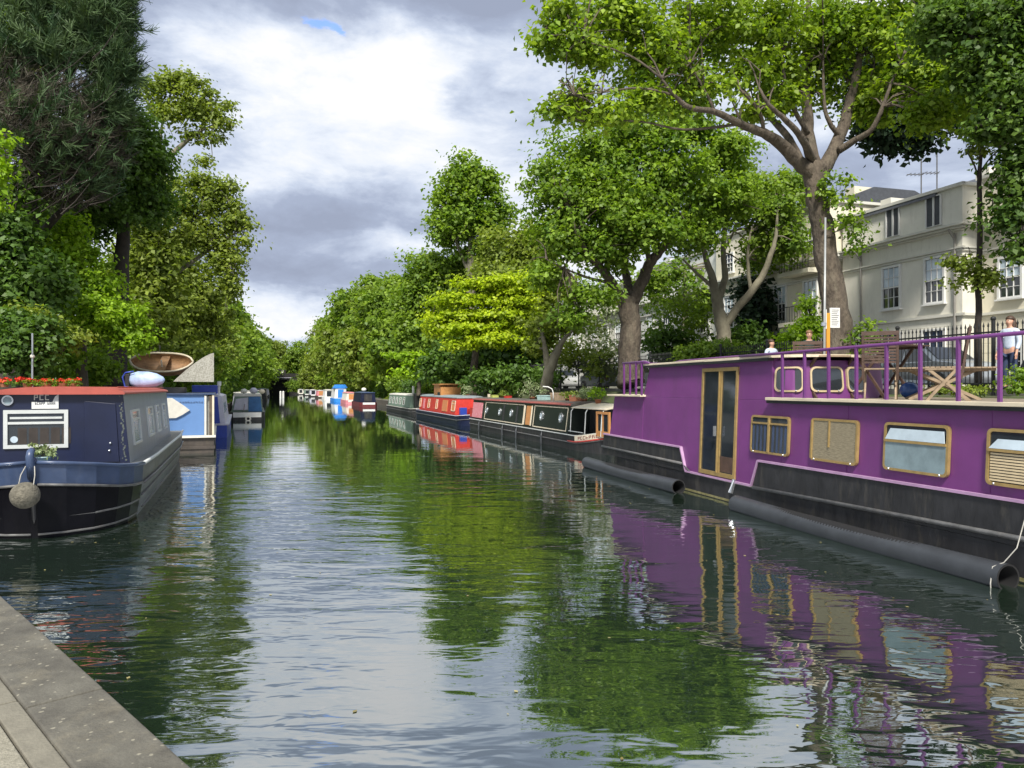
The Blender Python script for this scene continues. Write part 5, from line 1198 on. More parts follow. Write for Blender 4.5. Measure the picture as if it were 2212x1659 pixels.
for i,(a,pt,lab) in enumerate(((13.5,M_DCAR,'dark car parked behind the railing at the right edge'),(19.5,M_SILVER,'silver car parked behind the railing, next to the dark car'),(25.5,M_BCAR,'blue car parked behind the railing under the slim street tree'),(38,M_WCAR,'white car parked beyond the big plane tree trunk'),(45,M_SILVER,'silver car parked beyond the two people'),(52.5,M_WCAR,'white car glimpsed left of the second plane tree'),(58.5,M_DCAR,'dark car glimpsed between the shrubs and the second plane tree'),(65,M_SILVER,'silver car glimpsed above the green boat roof'),(71.5,M_BCAR,'blue car, farthest of the parked row'))):
    car(lab,cab(a,CARB,2.03),UP_C+math.pi*(i%2),pt)

# ================================================================== people
def skinobj(name,verts,edges,mat_,parent,root=0,sub=2):
    me=bpy.data.meshes.new(name); me.from_pydata([v[0] for v in verts],edges,[]); me.update()
    o=link(name,me,mat_,parent)
    s=o.modifiers.new('skin','SKIN'); s.use_smooth_shade=True
    for i,v in enumerate(verts):
        r=v[1]; me.skin_vertices[0].data[i].radius=(r,r) if not hasattr(r,'__len__') else r
        me.skin_vertices[0].data[i].use_root=(i==root)
    s2_=o.modifiers.new('sub','SUBSURF'); s2_.levels=sub; s2_.render_levels=sub
    return o
def person(label,loc,rz,shirt,trouser,hair,hs=1.0,longhair=False,arm=(.0,.0)):
    t=thing('person',label,'person',tuple(loc),rz); s=hs
    V_=[];E_=[]
    def v(x,y,z,r): V_.append(((x*s,y*s,z*s),r*s if not hasattr(r,'__len__') else tuple(q*s for q in r))); return len(V_)-1
    pel=v(0,0,.95,(.155,.105)); wa=v(0,0,1.10,(.135,.095)); ch=v(0,-.01,1.30,(.165,.11)); nb=v(0,0,1.44,(.09,.075)); nk=v(0,.015,1.52,.052); hb_=v(0,.03,1.58,(.062,.07)); hm=v(0,.02,1.66,(.078,.095)); ht=v(0,.01,1.735,(.058,.07))
    E_+=[(pel,wa),(wa,ch),(ch,nb),(nb,nk),(nk,hb_),(hb_,hm),(hm,ht)]
    for sg in (-1,1):
        hp=v(sg*.09,0,.88,.085); kn=v(sg*.10,.02,.50,.058); an=v(sg*.10,-.01,.10,.04); to=v(sg*.11,.13,.04,.032); E_+=[(pel,hp),(hp,kn),(kn,an),(an,to)]
        sh=v(sg*.185,0,1.41,.055); el=v(sg*(.24),-.01+arm[0],1.13,.040); wr=v(sg*.245,.05+arm[1],.90,.027); pm=v(sg*.25,.07+arm[1],.83,(.02,.036)); E_+=[(ch if False else nb,sh),(sh,el),(el,wr),(wr,pm)]
        for i in range(4):
            f1=v(sg*.252,.045+arm[1]+i*.019,.775,.0085); f2_=v(sg*.245,.05+arm[1]+i*.019,.725-.006*(i in(1,2)),.0075); E_+=[(pm,f1),(f1,f2_)]
        th=v(sg*.245,.115+arm[1],.80,.009); E_.append((pm,th))
    no=v(0,.115,1.648,.012); E_.append((hm,no))
    for sg in (-1,1): e=v(sg*.083,.01,1.65,.014); E_.append((hm,e))
    skinobj('body',V_,E_,M_SKIN,t)
    V_=[];E_=[]
    pel=v(0,0,.92,(.17,.12)); wa=v(0,0,1.10,(.155,.115)); ch=v(0,-.01,1.30,(.185,.13)); nb=v(0,0,1.43,(.115,.09)); nk=v(0,.01,1.475,.062); E_=[(pel,wa),(wa,ch),(ch,nb),(nb,nk)]
    for sg in (-1,1): sh=v(sg*.19,0,1.41,.072); el=v(sg*.242,-.01+arm[0],1.13,.055); wr=v(sg*.246,.04+arm[1],.95,.042); E_+=[(nb,sh),(sh,el),(el,wr)]
    skinobj('shirt',V_,E_,shirt,t)
    V_=[];E_=[]
    pel=v(0,0,.97,(.165,.115)); 
    for sg in (-1,1): hp=v(sg*.09,0,.86,.10); kn=v(sg*.10,.02,.50,.075); an=v(sg*.10,-.01,.09,.06); E_+=[(pel,hp),(hp,kn),(kn,an)]
    skinobj('trousers',V_,E_,trouser,t)
    for sg in (-1,1): m=MB(); m.sphere((sg*.105*s,.05*s,.04*s),.10*s,10,6,(.5,1.35,.42)); m.build('shoe',M_IRON,t,smooth=True)
    m=MB(); c=(0,-.005*s,1.70*s); m.sphere(c,.105*s,16,10,(.92,1.03,.9),.006)
    m.v=[(x,y-(.035*s if (z<1.67*s and y>0) else 0)*1.0 - (.07*s if (z<1.69*s and y>.03*s) else 0),z) for x,y,z in m.v]
    if longhair: m.loft([[(r_*.95*math.cos(6.283*k/12)*s,(-.06+r_*.6*math.sin(6.283*k/12))*s,z*s) for k in range(12)] for r_,z in ((.09,1.72),(.115,1.62),(.12,1.50),(.12,1.40),(.09,1.28))])
    m.build('hair',hair,t,smooth=True)
    for sg in (-1,1):
        m=MB(); m.sphere((sg*.032*s,.108*s,1.668*s),.011*s,8,6); m.build('eye',M_IRON,t,smooth=True)
    m=MB(); m.sphere((0,.100*s,1.605*s),.022*s,8,5,(1,.35,.22)); m.build('mouth',mat('lips',(.35,.10,.08)),t,smooth=True)
    return t
def ped(xd,yd,Y,hs): p=at(xd,yd,Y); return Vector((p.x,p.y,p.z-1.77*hs))
# feet stand on the bank; the head height is the measured one
person('person in a pale blue checked top behind the front roof of the purple boat',(at(1666,838,24.5).x,24.5,2.02),math.radians(205),M_SHIRT1,M_JEANS,M_HAIRB,.98)
person('person with sandy hair and a dark jacket over a white collar beside the pole',(at(1748,838,23.0).x,23.0,2.06),math.radians(165),M_COAT,M_JEANS,M_HAIRG,1.06)
person('woman with long brown hair walking behind the railing at the right',(at(2182,838,17.2).x,17.2,2.17),math.radians(110),M_SHIRT1,M_JEANS,M_HAIRB,.93,True,(.02,.06))

# ================================================================== trees
Yb=22
R1=[[(1815,800,Yb,0.516),(1812,740,Yb,0.404),(1802,650,Yb,0.361),(1788,560,Yb,0.331),(1775,480,Yb,0.301),(1763,420,Yb,0.292),(1762,378,Yb,0.318),(1764,350,Yb,0.258)],
 [(1763,385,22,0.232),(1722,348,21.8,0.198),(1688,312,21.5,0.172),(1650,288,21,0.129),(1600,268,20.5,0.099),(1545,242,20,0.082),(1490,232,19.5,0.065),(1455,205,19.2,0.047),(1430,170,19,0.030)],
 [(1728,350,21.8,0.129),(1705,300,22.5,0.112),(1672,262,23,0.095),(1630,225,23.2,0.073),(1585,175,23.5,0.052),(1550,130,24,0.030)],
 [(1762,370,22,0.206),(1746,300,22.3,0.189),(1742,230,22.6,0.155),(1740,140,23,0.120),(1743,50,23.2,0.095),(1750,-60,23.5,0.069),(1745,-160,24,0.034)],
 [(1768,378,22,0.232),(1800,325,22.2,0.198),(1826,262,22.4,0.163),(1843,190,22.6,0.133),(1860,110,22.6,0.103),(1880,30,22.8,0.077),(1895,-60,23,0.060),(1905,-160,23,0.026)],
 [(1812,325,22,0.112),(1848,302,21.6,0.090),(1885,278,21.2,0.073),(1907,230,21,0.056),(1925,180,21,0.039),(1945,140,21,0.026)],
 [(1815,295,22.2,0.077),(1790,262,22,0.065),(1780,215,22,0.047),(1778,130,22,0.026)],
 [(1845,200,22.6,0.069),(1826,160,23,0.056),(1824,80,23.3,0.043),(1822,0,23.5,0.026)],
 [(1756,350,22,0.129),(1732,300,21,0.095),(1700,262,20.5,0.077),(1660,225,20,0.052),(1640,190,20,0.030)],
 [(1650,288,21,0.060),(1640,240,20.5,0.043),(1600,195,20,0.030)],[(1745,290,22,0.077),(1700,200,21.5,0.052),(1690,110,21.5,0.030)],
 [(1545,242,20,0.043),(1520,190,20,0.034),(1490,140,20,0.022)],
 [(1455,205,19.2,0.034),(1380,190,19,0.026),(1300,200,18.8,0.017),(1240,205,18.7,0.010)],[(1600,268,20.5,0.043),(1480,280,20,0.030),(1380,262,19.5,0.022),(1260,262,19.2,0.010)],[(1430,170,19,0.030),(1360,120,19,0.026),(1260,90,19,0.015),(1180,85,19,0.009)]]
R1e=[E(1200,85,55,28,19,16),E(1270,115,75,45,19.5,37),E(1250,200,45,40,19.2,11),E(1215,235,50,28,19.2,14),E(1300,250,60,30,19.3,16),E(1210,25,50,40,19,13),E(1330,40,110,60,20,68),E(1400,130,110,80,20.5,74),E(1520,60,130,80,21,86),E(1500,190,90,50,20.5,37),E(1650,60,110,70,21.5,74),E(1610,160,80,40,21,24),E(1790,60,110,80,22.5,105),E(1930,60,90,80,22,74),E(1990,170,85,60,21,68),E(2060,215,50,45,20.5,31),E(1900,180,50,50,22.5,27),E(1700,150,50,40,22,21),E(1790,180,35,40,23,16),E(1400,215,60,35,19.5,22),E(1690,215,50,28,21.5,20),E(1630,238,40,16,21,12),E(1880,235,50,45,22.5,36),E(1790,120,60,50,23,40),E(1730,190,40,40,23,16),E(1560,-90,420,60,21,80,4),E(1960,-100,160,60,22,37,3),E(1590,110,260,70,23,43,2.5),E(2010,250,70,35,20,31)]
tree('plane_tree','tallest plane tree, its thick forked trunk behind the purple boat',R1,R1e,L_PLANE,M_BARK,leaf=.15,per=40,cr=.45,seed=11,ntw=200,twr=.013,shell=.1,group='plane trees on the right bank')
# shoots growing from the trunk
t=thing('tree_shoots','leafy shoots sprouting from the trunk of the tallest plane tree','shoots',tuple(at(1790,420,21.4)))
o=link('foliage',crown_mesh('foliage',[E(1790,400,22,28,21.5,9),E(1815,440,28,22,21.5,7),E(1830,392,18,8,21.5,3),E(1830,480,34,14,21.5,9),E(1850,520,26,26,21.5,8),E(1870,730,34,36,21.5,16)],.13,24,.3,77),L_PLANEM,t); o.matrix_parent_inverse=Matrix.Translation(-at(1790,420,21.4))
m=MB(); limbs(m,[[(1775,440,21.7,.02),(1810,425,21.5,.012),(1838,390,21.5,.006)],[(1785,510,21.7,.02),(1830,490,21.5,.012),(1865,480,21.5,.006)],[(1812,750,21.7,.025),(1850,735,21.5,.015),(1890,705,21.5,.006)]],5); o=m.build('shoot_stem',M_BARK,t); o.matrix_parent_inverse=Matrix.Translation(-at(1790,420,21.4))

R2=[[(1364,830,36,0.702),(1363,770,36,0.540),(1361,700,36,0.495),(1358,655,36,0.486),(1360,632,36,0.378)],
 [(1352,660,36,0.297),(1322,612,35.5,0.234),(1292,572,35,0.180),(1268,545,34.5,0.135),(1245,500,34,0.081),(1230,450,34,0.045)],
 [(1366,655,36,0.324),(1388,606,36,0.279),(1402,572,36.3,0.252),(1425,542,36.5,0.225),(1447,520,36.8,0.180),(1470,480,37,0.126),(1500,420,37,0.072),(1510,360,37,0.036)],
 [(1360,640,36,0.270),(1352,590,37,0.198),(1340,520,37.5,0.144),(1335,440,37.5,0.090),(1340,360,37.5,0.045)],
 [(1402,572,36.2,0.135),(1395,500,36,0.099),(1400,420,35.5,0.063),(1410,340,35.5,0.036)],[(1322,612,35.5,0.090),(1270,600,35,0.063),(1220,580,34.5,0.036),(1180,560,34,0.018)]]
R2e=[E(1210,420,75,60,35,72),E(1290,350,90,75,36,120),E(1390,290,90,75,36,112),E(1480,270,70,60,37,72),E(1560,330,80,70,37,88),E(1330,450,110,80,35,136),E(1450,400,110,80,35.5,136),E(1570,430,85,60,36.5,80),E(1220,510,85,55,35,80),E(1310,540,80,45,35,64),E(1420,500,90,45,34.5,72),E(1520,500,60,35,36,36),E(1180,590,45,40,35,27),E(1270,640,65,30,34.5,28),E(1230,690,40,22,34.5,11),E(1350,390,200,130,37,96),E(1180,360,35,40,35,16)]
tree('plane_tree','second plane tree, its stout trunk rising beyond the purple boat front roof',R2,R2e,L_PLANEM,M_BARK,leaf=.21,per=46,cr=.62,seed=12,ntw=100,twr=.022,shell=.2,group='plane trees on the right bank')

R3=[[(1566,760,40,0.416),(1562,720,40,0.384),(1553,670,40,0.320),(1546,635,40,0.256),(1535,590,40,0.192),(1520,540,40,0.128),(1508,490,40,0.080),(1500,440,40,0.040)],
 [(1550,650,40,0.208),(1566,600,40.3,0.176),(1562,545,40.5,0.136),(1566,490,40.8,0.104),(1560,440,41,0.048)],
 [(1566,705,40,0.240),(1590,668,39.8,0.216),(1622,632,39.5,0.200),(1650,590,39.3,0.168),(1665,550,39,0.136),(1676,510,39,0.096),(1680,450,39,0.040)],
 [(1622,632,39.5,0.112),(1615,560,40,0.080),(1622,500,40,0.048)],[(1545,625,40,0.112),(1505,590,40,0.080),(1475,560,40,0.048)],[(1562,545,40.5,0.080),(1585,500,40.5,0.056),(1600,440,40.5,0.032)]]
R3e=[E(1530,460,70,50,41,70),E(1610,420,70,60,41,90),E(1680,450,60,60,40,80),E(1700,520,45,50,40,50),E(1640,520,45,35,41,28),E(1480,520,40,35,41,20),E(1700,400,50,40,41,40),E(1720,460,40,60,43,30),E(1650,560,60,30,43,20)]
tree('grey_barked_tree','tree with pale grey-green branching stems between the two plane trees',R3,R3e,L_MID,M_BARKP,leaf=.22,per=40,cr=.62,seed=13,ntw=60,twr=.025,shell=.2)
R4=[[(1690,800,46,.4),(1690,700,46,.3),(1688,600,46,.15)]]
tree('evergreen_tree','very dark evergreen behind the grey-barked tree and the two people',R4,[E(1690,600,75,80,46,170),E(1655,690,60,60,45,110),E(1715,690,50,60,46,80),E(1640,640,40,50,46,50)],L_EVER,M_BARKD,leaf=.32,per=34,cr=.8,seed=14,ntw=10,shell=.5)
tree('broadleaf_tree','loose green tree in the gap between the second plane trunk and the grey-barked tree',stem(1480,850,580,52,.3,.1),[E(1450,600,60,50,52,40),E(1520,650,60,50,52,40),E(1630,600,60,60,52,44),E(1720,560,40,70,52,32),E(1400,620,40,40,52,20)],L_MID,M_BARKP,leaf=.3,per=30,cr=.8,seed=28,ntw=20,twr=.03,shell=.2)
# dark overhanging tree at the top right (its trunk stands outside the view)
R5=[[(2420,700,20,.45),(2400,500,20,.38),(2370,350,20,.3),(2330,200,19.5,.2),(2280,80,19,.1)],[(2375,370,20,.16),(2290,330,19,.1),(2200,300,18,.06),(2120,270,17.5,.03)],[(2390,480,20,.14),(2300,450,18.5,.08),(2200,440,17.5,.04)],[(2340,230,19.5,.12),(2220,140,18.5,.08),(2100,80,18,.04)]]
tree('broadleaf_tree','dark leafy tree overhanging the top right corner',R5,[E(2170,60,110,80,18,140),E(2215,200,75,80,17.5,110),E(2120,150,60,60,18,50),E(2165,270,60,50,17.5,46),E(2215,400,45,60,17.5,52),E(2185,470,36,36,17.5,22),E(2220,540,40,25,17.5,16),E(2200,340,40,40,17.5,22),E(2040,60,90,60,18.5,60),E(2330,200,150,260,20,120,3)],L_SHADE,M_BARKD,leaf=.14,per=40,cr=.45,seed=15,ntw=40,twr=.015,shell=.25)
R5b=[[(1990,800,31,.4),(1985,600,31,.32),(1975,400,31,.28),(1960,200,31,.2),(1950,60,31,.1)]]
R5b=[[(2330,800,30,.4),(2300,600,30,.32),(2240,420,30,.28),(2120,260,30,.2),(2000,180,30,.1)]]
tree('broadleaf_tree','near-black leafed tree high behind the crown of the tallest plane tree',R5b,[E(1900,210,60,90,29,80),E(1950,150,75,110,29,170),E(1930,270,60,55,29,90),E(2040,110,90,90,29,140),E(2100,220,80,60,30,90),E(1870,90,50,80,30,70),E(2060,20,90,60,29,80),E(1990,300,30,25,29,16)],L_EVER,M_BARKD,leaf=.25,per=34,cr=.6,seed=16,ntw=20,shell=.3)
# slim street tree
R6s=[[(2113,838,18.6,.085),(2114,700,18.6,.075),(2114,600,18.6,.07),(2117,500,18.6,.062),(2116,400,18.6,.055),(2117,350,18.6,.045),(2128,280,18.6,.03),(2135,220,18.6,.02)],[(2113,600,18.6,.03),(2098,572,18.5,.022),(2083,555,18.4,.014)],[(2116,400,18.6,.03),(2106,360,18.6,.02),(2090,330,18.6,.012)],[(2117,372,18.6,.022),(2140,340,18.7,.016),(2160,325,18.8,.01)]]
tree('street_tree','slim dark-stemmed street tree with a tuft of yellow-green leaves, in front of the houses',R6s,[E(2090,575,38,24,18.5,11),E(2105,605,55,22,18.5,20),E(2135,600,32,20,18.5,10),E(2068,560,24,18,18.5,6),E(2120,330,40,30,18.8,9),E(2140,270,50,40,18.8,16)],L_OLIVE,M_BARKD,leaf=.11,per=26,cr=.26,seed=17,ntw=8,twr=.006)

# mid-distance trees, right bank
tree('plane_tree','tall narrow-topped plane tree standing above its neighbours in the middle distance',stem(1018,845,420,70,.6,.15)+[[(1018,600,70,.2),(985,520,70,.15),(970,450,70,.07)],[(1018,580,70,.2),(1050,520,70,.14),(1062,460,70,.06)]],[E(1005,375,45,45,70,55),E(1035,400,45,40,70,45),E(975,430,45,45,70,55),E(1010,470,75,55,70,110),E(1065,470,45,45,70,50),E(960,500,42,40,70,40),E(1040,540,60,25,70,40)],L_PLANEM,M_BARKP,leaf=.36,per=44,cr=1.0,seed=21,ntw=30,twr=.05,shell=.3,group='plane trees on the right bank')
tree('broadleaf_tree','broad green tree filling the space left of the yellow-green tree',stem(955,850,620,74,.5,.2),[E(950,590,85,55,74,130),E(930,650,85,55,74,120),E(1000,610,80,50,75,100),E(905,720,70,55,72,90),E(960,740,80,60,72,110),E(885,640,40,60,76,50)],L_MID,M_BARK,leaf=.38,per=46,cr=1.1,seed=22,ntw=20,twr=.05,shell=.4)
tree('broadleaf_tree','olive green tree between the tall plane and the second plane tree',stem(1120,850,560,64,.5,.2,-20),[E(1100,540,70,50,64,90),E(1160,530,60,55,62,80),E(1120,600,90,50,62,110),E(1180,620,60,60,58,80),E(1140,690,60,60,56,70),E(1075,590,60,35,64,45)],L_OLIVE,M_BARK,leaf=.33,per=44,cr=.95,seed=23,ntw=20,twr=.05,shell=.4)
R7=[[(1022,860,50,.32),(1024,800,50,.26),(1028,740,50,.2),(1035,680,50,.12),(1045,620,50,.05)],[(1028,740,50,.1),(980,712,50,.06),(950,700,50,.03)],[(1030,720,50,.1),(1080,700,50,.06),(1130,690,50,.03)]]
ey=[E(1060,612,75,13,50,79),E(1110,630,55,13,50,61),E(1000,648,80,13,50,72),E(1100,655,65,13,50,79),E(985,684,72,13,50,79),E(1080,682,88,15,50,108),E(1120,712,50,13,50,50),E(1020,712,90,15,49.5,108),E(1075,735,70,13,49,72),E(950,712,32,12,50,25),E(1000,742,45,10,49,36),E(1130,600,35,13,50,25)]
tree('golden_tree','bright yellow-green tree with flat layered branches in the middle of the right bank',R7,ey,L_YELLOW,M_BARK,leaf=.24,per=42,cr=.6,seed=24,ntw=40,twr=.03,flat=.42,shell=.05,up=1.0)
tree('golden_tree','smaller yellow-green tree low beside the red narrowboat',stem(905,855,780,62,.2,.08),[E(880,768,40,9,62,18),E(915,785,45,10,62,22),E(885,806,45,10,62,22),E(930,812,30,8,62,10)],L_LIME,M_BARK,leaf=.34,per=30,cr=.7,seed=25,ntw=10,twr=.03,flat=.3,shell=.1,up=1.2)
tree('broadleaf_tree','dark green tree below and behind the golden tree',stem(1060,850,760,56,.35,.15),[E(1040,775,80,40,56,100),E(1100,780,60,45,55,70),E(990,770,60,40,58,70),E(960,800,50,30,58,40),E(1150,770,50,50,54,50),E(1060,730,80,25,57,50)],L_DARK,M_BARK,leaf=.36,per=34,cr=.9,seed=26,ntw=10,shell=.4)
R8=[[(1178,860,40,.34),(1182,820,40,.30),(1190,790,40,.28),(1203,760,40,.22),(1216,735,40,.13),(1240,710,40,.06)],[(1184,800,40,.2),(1178,760,40,.15),(1172,725,40,.08)]]
tree('leaning_tree','small leaning tree with a pale twisted trunk behind the green boat',R8,[E(1180,700,55,30,41,30),E(1235,695,45,28,41,22),E(1160,740,35,25,41,14)],L_OLIVE,M_BARKP,leaf=.26,per=30,cr=.6,seed=27,ntw=16,twr=.02)
def shrub(label,ells,lm,leaf,seed,cr=.6,per=32,name='shrub',group=None,**k):
    c=ells[0][0]; p=Vector((c[0],c[1],c[2]-ells[0][1][2])); t=thing(name,label,'shrub',tuple(p),group=group)
    o=link('foliage',crown_mesh('foliage',ells,leaf,per,cr,seed,shell=.4,**k),lm,t); o.matrix_parent_inverse=Matrix.Translation(-p)
    m=MB(); r_=random.Random(seed)
    for e in ells[:4]:
        c=Vector(e[0]); b=Vector((c.x,c.y,c.z-e[1][2]*1.1))
        for q_ in range(3): m.tube([b,c+Vector((r_.uniform(-.6,.6)*e[1][0],0,0))],[.03,.012],5,cap=False)
    o=m.build('stem',M_BARKD,t); o.matrix_parent_inverse=Matrix.Translation(-p); return t
shrub('tall loose whitish-leafed shrub left of the second plane trunk',[E(1295,720,50,80,46,60),E(1310,640,40,50,47,26)],L_VARIEG,.2,31,cr=.6,per=18)
shrub('loose whitish-leafed shrub right of the second plane trunk',[E(1440,690,60,80,45,70),E(1500,700,40,60,44,34)],L_MID,.22,32,cr=.6,per=20)
shrub('rounded mid green bush behind the front roof of the purple boat',[E(1535,762,70,26,30,70),E(1500,772,50,18,30,34),E(1580,755,40,26,30,34)],L_MID,.13,33,cr=.35)
shrub('bright green bush behind the person with the dark jacket',[E(1722,735,45,36,27,50),E(1755,705,26,24,27,18),E(1750,660,20,24,27,8)],L_LIME,.14,34,cr=.32)
shrub('dark green hedge between the second plane and the grey-barked tree',[E(1450,750,60,40,42,70),E(1600,740,60,50,43,70)],L_DARK,.24,35)
shrub('brownish green undergrowth behind the green boat plants',[E(1250,770,60,35,44,60),E(1310,790,40,30,40,30)],L_OLIVE,.2,36,per=26)
shrub('dark undergrowth between the golden tree and the leaning tree',[E(1130,815,80,30,46,70),E(1060,820,60,25,48,45)],L_DARK,.24,37)
shrub('green plant at the foot of the railing at the right edge',[E(2205,812,24,24,15.8,16),E(2195,835,30,12,15.4,10)],L_PLANEM,.07,38,cr=.16)
shrub('low scrubby plants under the slim street tree',[E(2090,842,60,10,16.8,26),E(2030,842,40,9,17.5,14)],L_OLIVE,.06,39,cr=.14)

# left bank ---------------------------------------------------------------
PB=[[(30,860,25,.45),(40,700,25,.38),(60,500,25,.32),(90,300,24.5,.24),(120,120,24,.15),(140,-60,24,.08)],
    [(55,540,25,.16),(120,470,24,.11),(190,400,23.5,.06)],[(70,430,25,.16),(150,340,23.5,.1),(230,250,23,.05)],[(85,340,24.5,.14),(170,230,23.5,.09),(250,110,23,.04)],[(60,480,25,.14),(-20,380,24,.09),(-80,300,23,.05)],[(100,240,24.5,.1),(190,100,23.5,.06),(270,10,23,.03)]]
base=at(*PB[0][0][:3]); t=thing('pine_tree','tall dark pine with bare brown twigs inside, at the top left','tree',tuple(base))
m=MB(); limbs(m,PB); 
rr=random.Random(4)
for i in range(260):
    x=rr.uniform(-60,200); y=rr.uniform(150,480)-max(0,(x-120))*.35; Y=rr.uniform(21.5,24.5)
    p0=at(x,y,Y); p1=p0+Vector((rr.uniform(.3,1.2),rr.uniform(-.5,.5),rr.uniform(.3,1.2))); m.tube([p0,(p0+p1)/2+Vector((0,0,-.08)),p1],[.018,.012,.005],4,cap=False)
o=m.build('trunk',M_BARKD,t,smooth=True); o.matrix_parent_inverse=Matrix.Translation(-base)
pe=[E(215,45,75,70,23,300),E(240,150,50,70,23,190),E(110,30,110,70,23.5,260),E(150,120,110,60,23,180),E(255,-40,50,60,23,140),E(60,110,90,80,23.5,170),E(230,230,50,50,23,90),E(60,-60,180,80,24,260),E(170,250,60,60,23.5,60),E(0,200,60,100,23.5,120),E(120,290,150,110,22.6,150),E(160,380,110,70,23,70)]
o=link('crown',needle_mesh('crown',pe,3,30,.30,.026,(.45,0,.75)),L_PINE,t); o.matrix_parent_inverse=Matrix.Translation(-base)
te=[E(120,280,150,110,23,330),E(60,330,110,100,23,240),E(180,340,80,80,23.5,140),E(100,420,120,60,23.5,120),E(20,220,90,90,23.5,130)]
o=link('bare_twigs',needle_mesh('bare_twigs',te,5,22,.36,.015,(.7,0,.5)),L_TWIG,t); o.matrix_parent_inverse=Matrix.Translation(-base)
tree('broadleaf_tree','dark green tree whose crown shows right of the pine',stem(250,850,420,29,.4,.15,20),[E(285,270,55,50,28,60),E(290,360,70,70,28,120),E(250,430,90,60,28,130),E(330,430,50,50,29,50),E(150,470,90,60,28,110),E(60,520,120,70,27,150),E(200,340,60,60,29,70),E(330,340,30,40,28,26)],L_DARK,M_BARKD,leaf=.17,per=44,cr=.5,seed=41,ntw=20,shell=.35)
L3=[[(330,860,38,.45),(332,760,38,.38),(335,620,38,.32),(335,500,38,.26),(342,420,38,.2),(360,350,38,.15),(395,312,38,.11),(430,285,38,.07),(460,270,38,.03)],
    [(345,410,38,.12),(345,330,38,.09),(350,270,38,.05),(370,200,38,.03)],[(336,560,38,.14),(390,500,37.5,.1),(440,450,37.5,.06),(470,420,37.5,.03)],[(335,620,38,.14),(410,570,37.5,.1),(480,520,37.5,.06),(520,500,37.5,.02)]]
L3e=[E(360,185,48,26,38,26),E(410,180,40,22,38,20),E(420,230,60,38,38,46),E(470,255,30,35,38,18),E(370,240,50,40,38,34),E(330,200,30,30,38,12),E(455,300,35,16,38,10),E(400,290,30,16,38,8),
     E(430,392,36,22,37.5,26),E(470,430,55,45,37.5,46),E(400,450,60,50,37.5,60),E(500,480,30,22,37.5,22),E(430,510,80,50,37.5,80),E(500,535,30,24,37.5,12),E(480,580,40,50,37.5,34),E(505,640,18,26,37.5,7),E(440,350,22,18,38,6),E(370,400,40,30,38,18),E(520,470,18,10,37,7),E(535,485,8,12,37,3),E(510,440,20,10,37,6),E(525,520,14,12,37,5),E(515,560,14,8,37,4),E(498,600,20,12,37,6),E(512,625,10,8,37,3),E(480,405,18,12,37,5),E(497,395,14,6,37,3),E(492,225,12,12,38,4),E(500,270,10,10,38,3),E(455,200,14,10,38,4),E(385,160,14,8,38,4),E(350,160,14,8,38,3),E(495,680,14,14,38,5)]
tree('plane_tree','left bank plane tree with a curving pale limb reaching over the canal',L3,L3e,L_OLIVE,M_BARKP,leaf=.19,per=32,cr=.52,seed=42,ntw=70,twr=.02,shell=.15)
tree('broadleaf_tree','dense mid green tree filling the left bank behind the dinghy',stem(380,860,600,47,.4,.15),[E(350,560,90,60,46,130),E(420,620,70,60,47,110),E(330,660,90,60,44,130),E(425,700,65,55,48,100),E(360,740,90,45,44,100),E(450,760,50,40,56,60),E(300,590,60,60,42,60),E(480,730,32,60,64,50),E(325,560,50,60,36,50),E(325,680,60,60,36,70),E(310,470,34,46,36,26),E(350,620,30,40,36,24)],L_OLIVE,M_BARK,leaf=.25,per=46,cr=.75,seed=43,ntw=16,shell=.4)
tree('broadleaf_tree','bright leafy tree showing behind the top of the pine',stem(60,860,200,31,.4,.15),[E(60,60,120,90,30,130),E(30,170,70,70,30,60),E(150,60,60,60,30,40)],L_PLANE,M_BARKD,leaf=.2,per=30,cr=.6,seed=48,ntw=10,shell=.3)
tree('lime_green_tree','light lime green tree in front of the dark trees on the left',stem(180,880,560,25,.2,.06,-10),[E(150,500,42,40,25,34),E(165,560,60,36,25,50),E(200,610,70,34,25,54),E(180,660,85,34,24.5,66),E(240,690,80,34,24.5,60),E(215,640,70,30,25,40),E(135,540,40,30,25,20),E(280,730,50,26,24.5,30)],L_LIME,M_BARK,leaf=.14,per=40,cr=.36,seed=44,ntw=16,twr=.012,shell=.2)
tree('broadleaf_tree','dark tree at the left edge under the pine',stem(20,880,600,22,.3,.15),[E(30,580,70,60,22,90),E(60,640,80,60,22,110),E(10,500,60,60,22,70),E(100,600,50,50,22.5,50),E(-30,640,60,90,22,90),E(20,400,60,50,22.5,30)],L_DARK,M_BARKD,leaf=.18,per=32,cr=.5,seed=45,ntw=10,shell=.35)
tree('lime_green_tree','sprig of lime leaves at the very left edge below the pine',stem(-30,880,420,19,.1,.04,10),[E(10,300,18,22,19,4),E(5,380,16,40,19,7),E(0,430,16,22,19,4),E(-40,360,40,80,19,20)],L_LIME,M_BARK,leaf=.14,per=26,cr=.3,seed=46,ntw=4,twr=.01)
shrub('leafy bush hanging behind the red roof of the navy boat',[E(180,790,80,34,27,90),E(110,780,60,36,24,70),E(230,775,60,36,32,70)],L_PLANEM,.17,51,cr=.4)
shrub('olive bush above the bundle on the navy boat roof',[E(260,730,80,34,36,90),E(330,760,60,34,40,60),E(180,720,70,30,30,60)],L_OLIVE,.2,52,cr=.5)
shrub('dark bush at the left edge behind the red geraniums',[E(40,760,70,60,18,90),E(20,700,60,40,18.5,50),E(90,720,50,40,18.5,40)],L_DARK,.13,53,cr=.32)
shrub('olive twiggy bush over the dark bush on the left',[E(60,690,70,30,19.5,44),E(130,730,60,30,19.5,40)],L_OLIVE,.12,54,cr=.3,per=24)
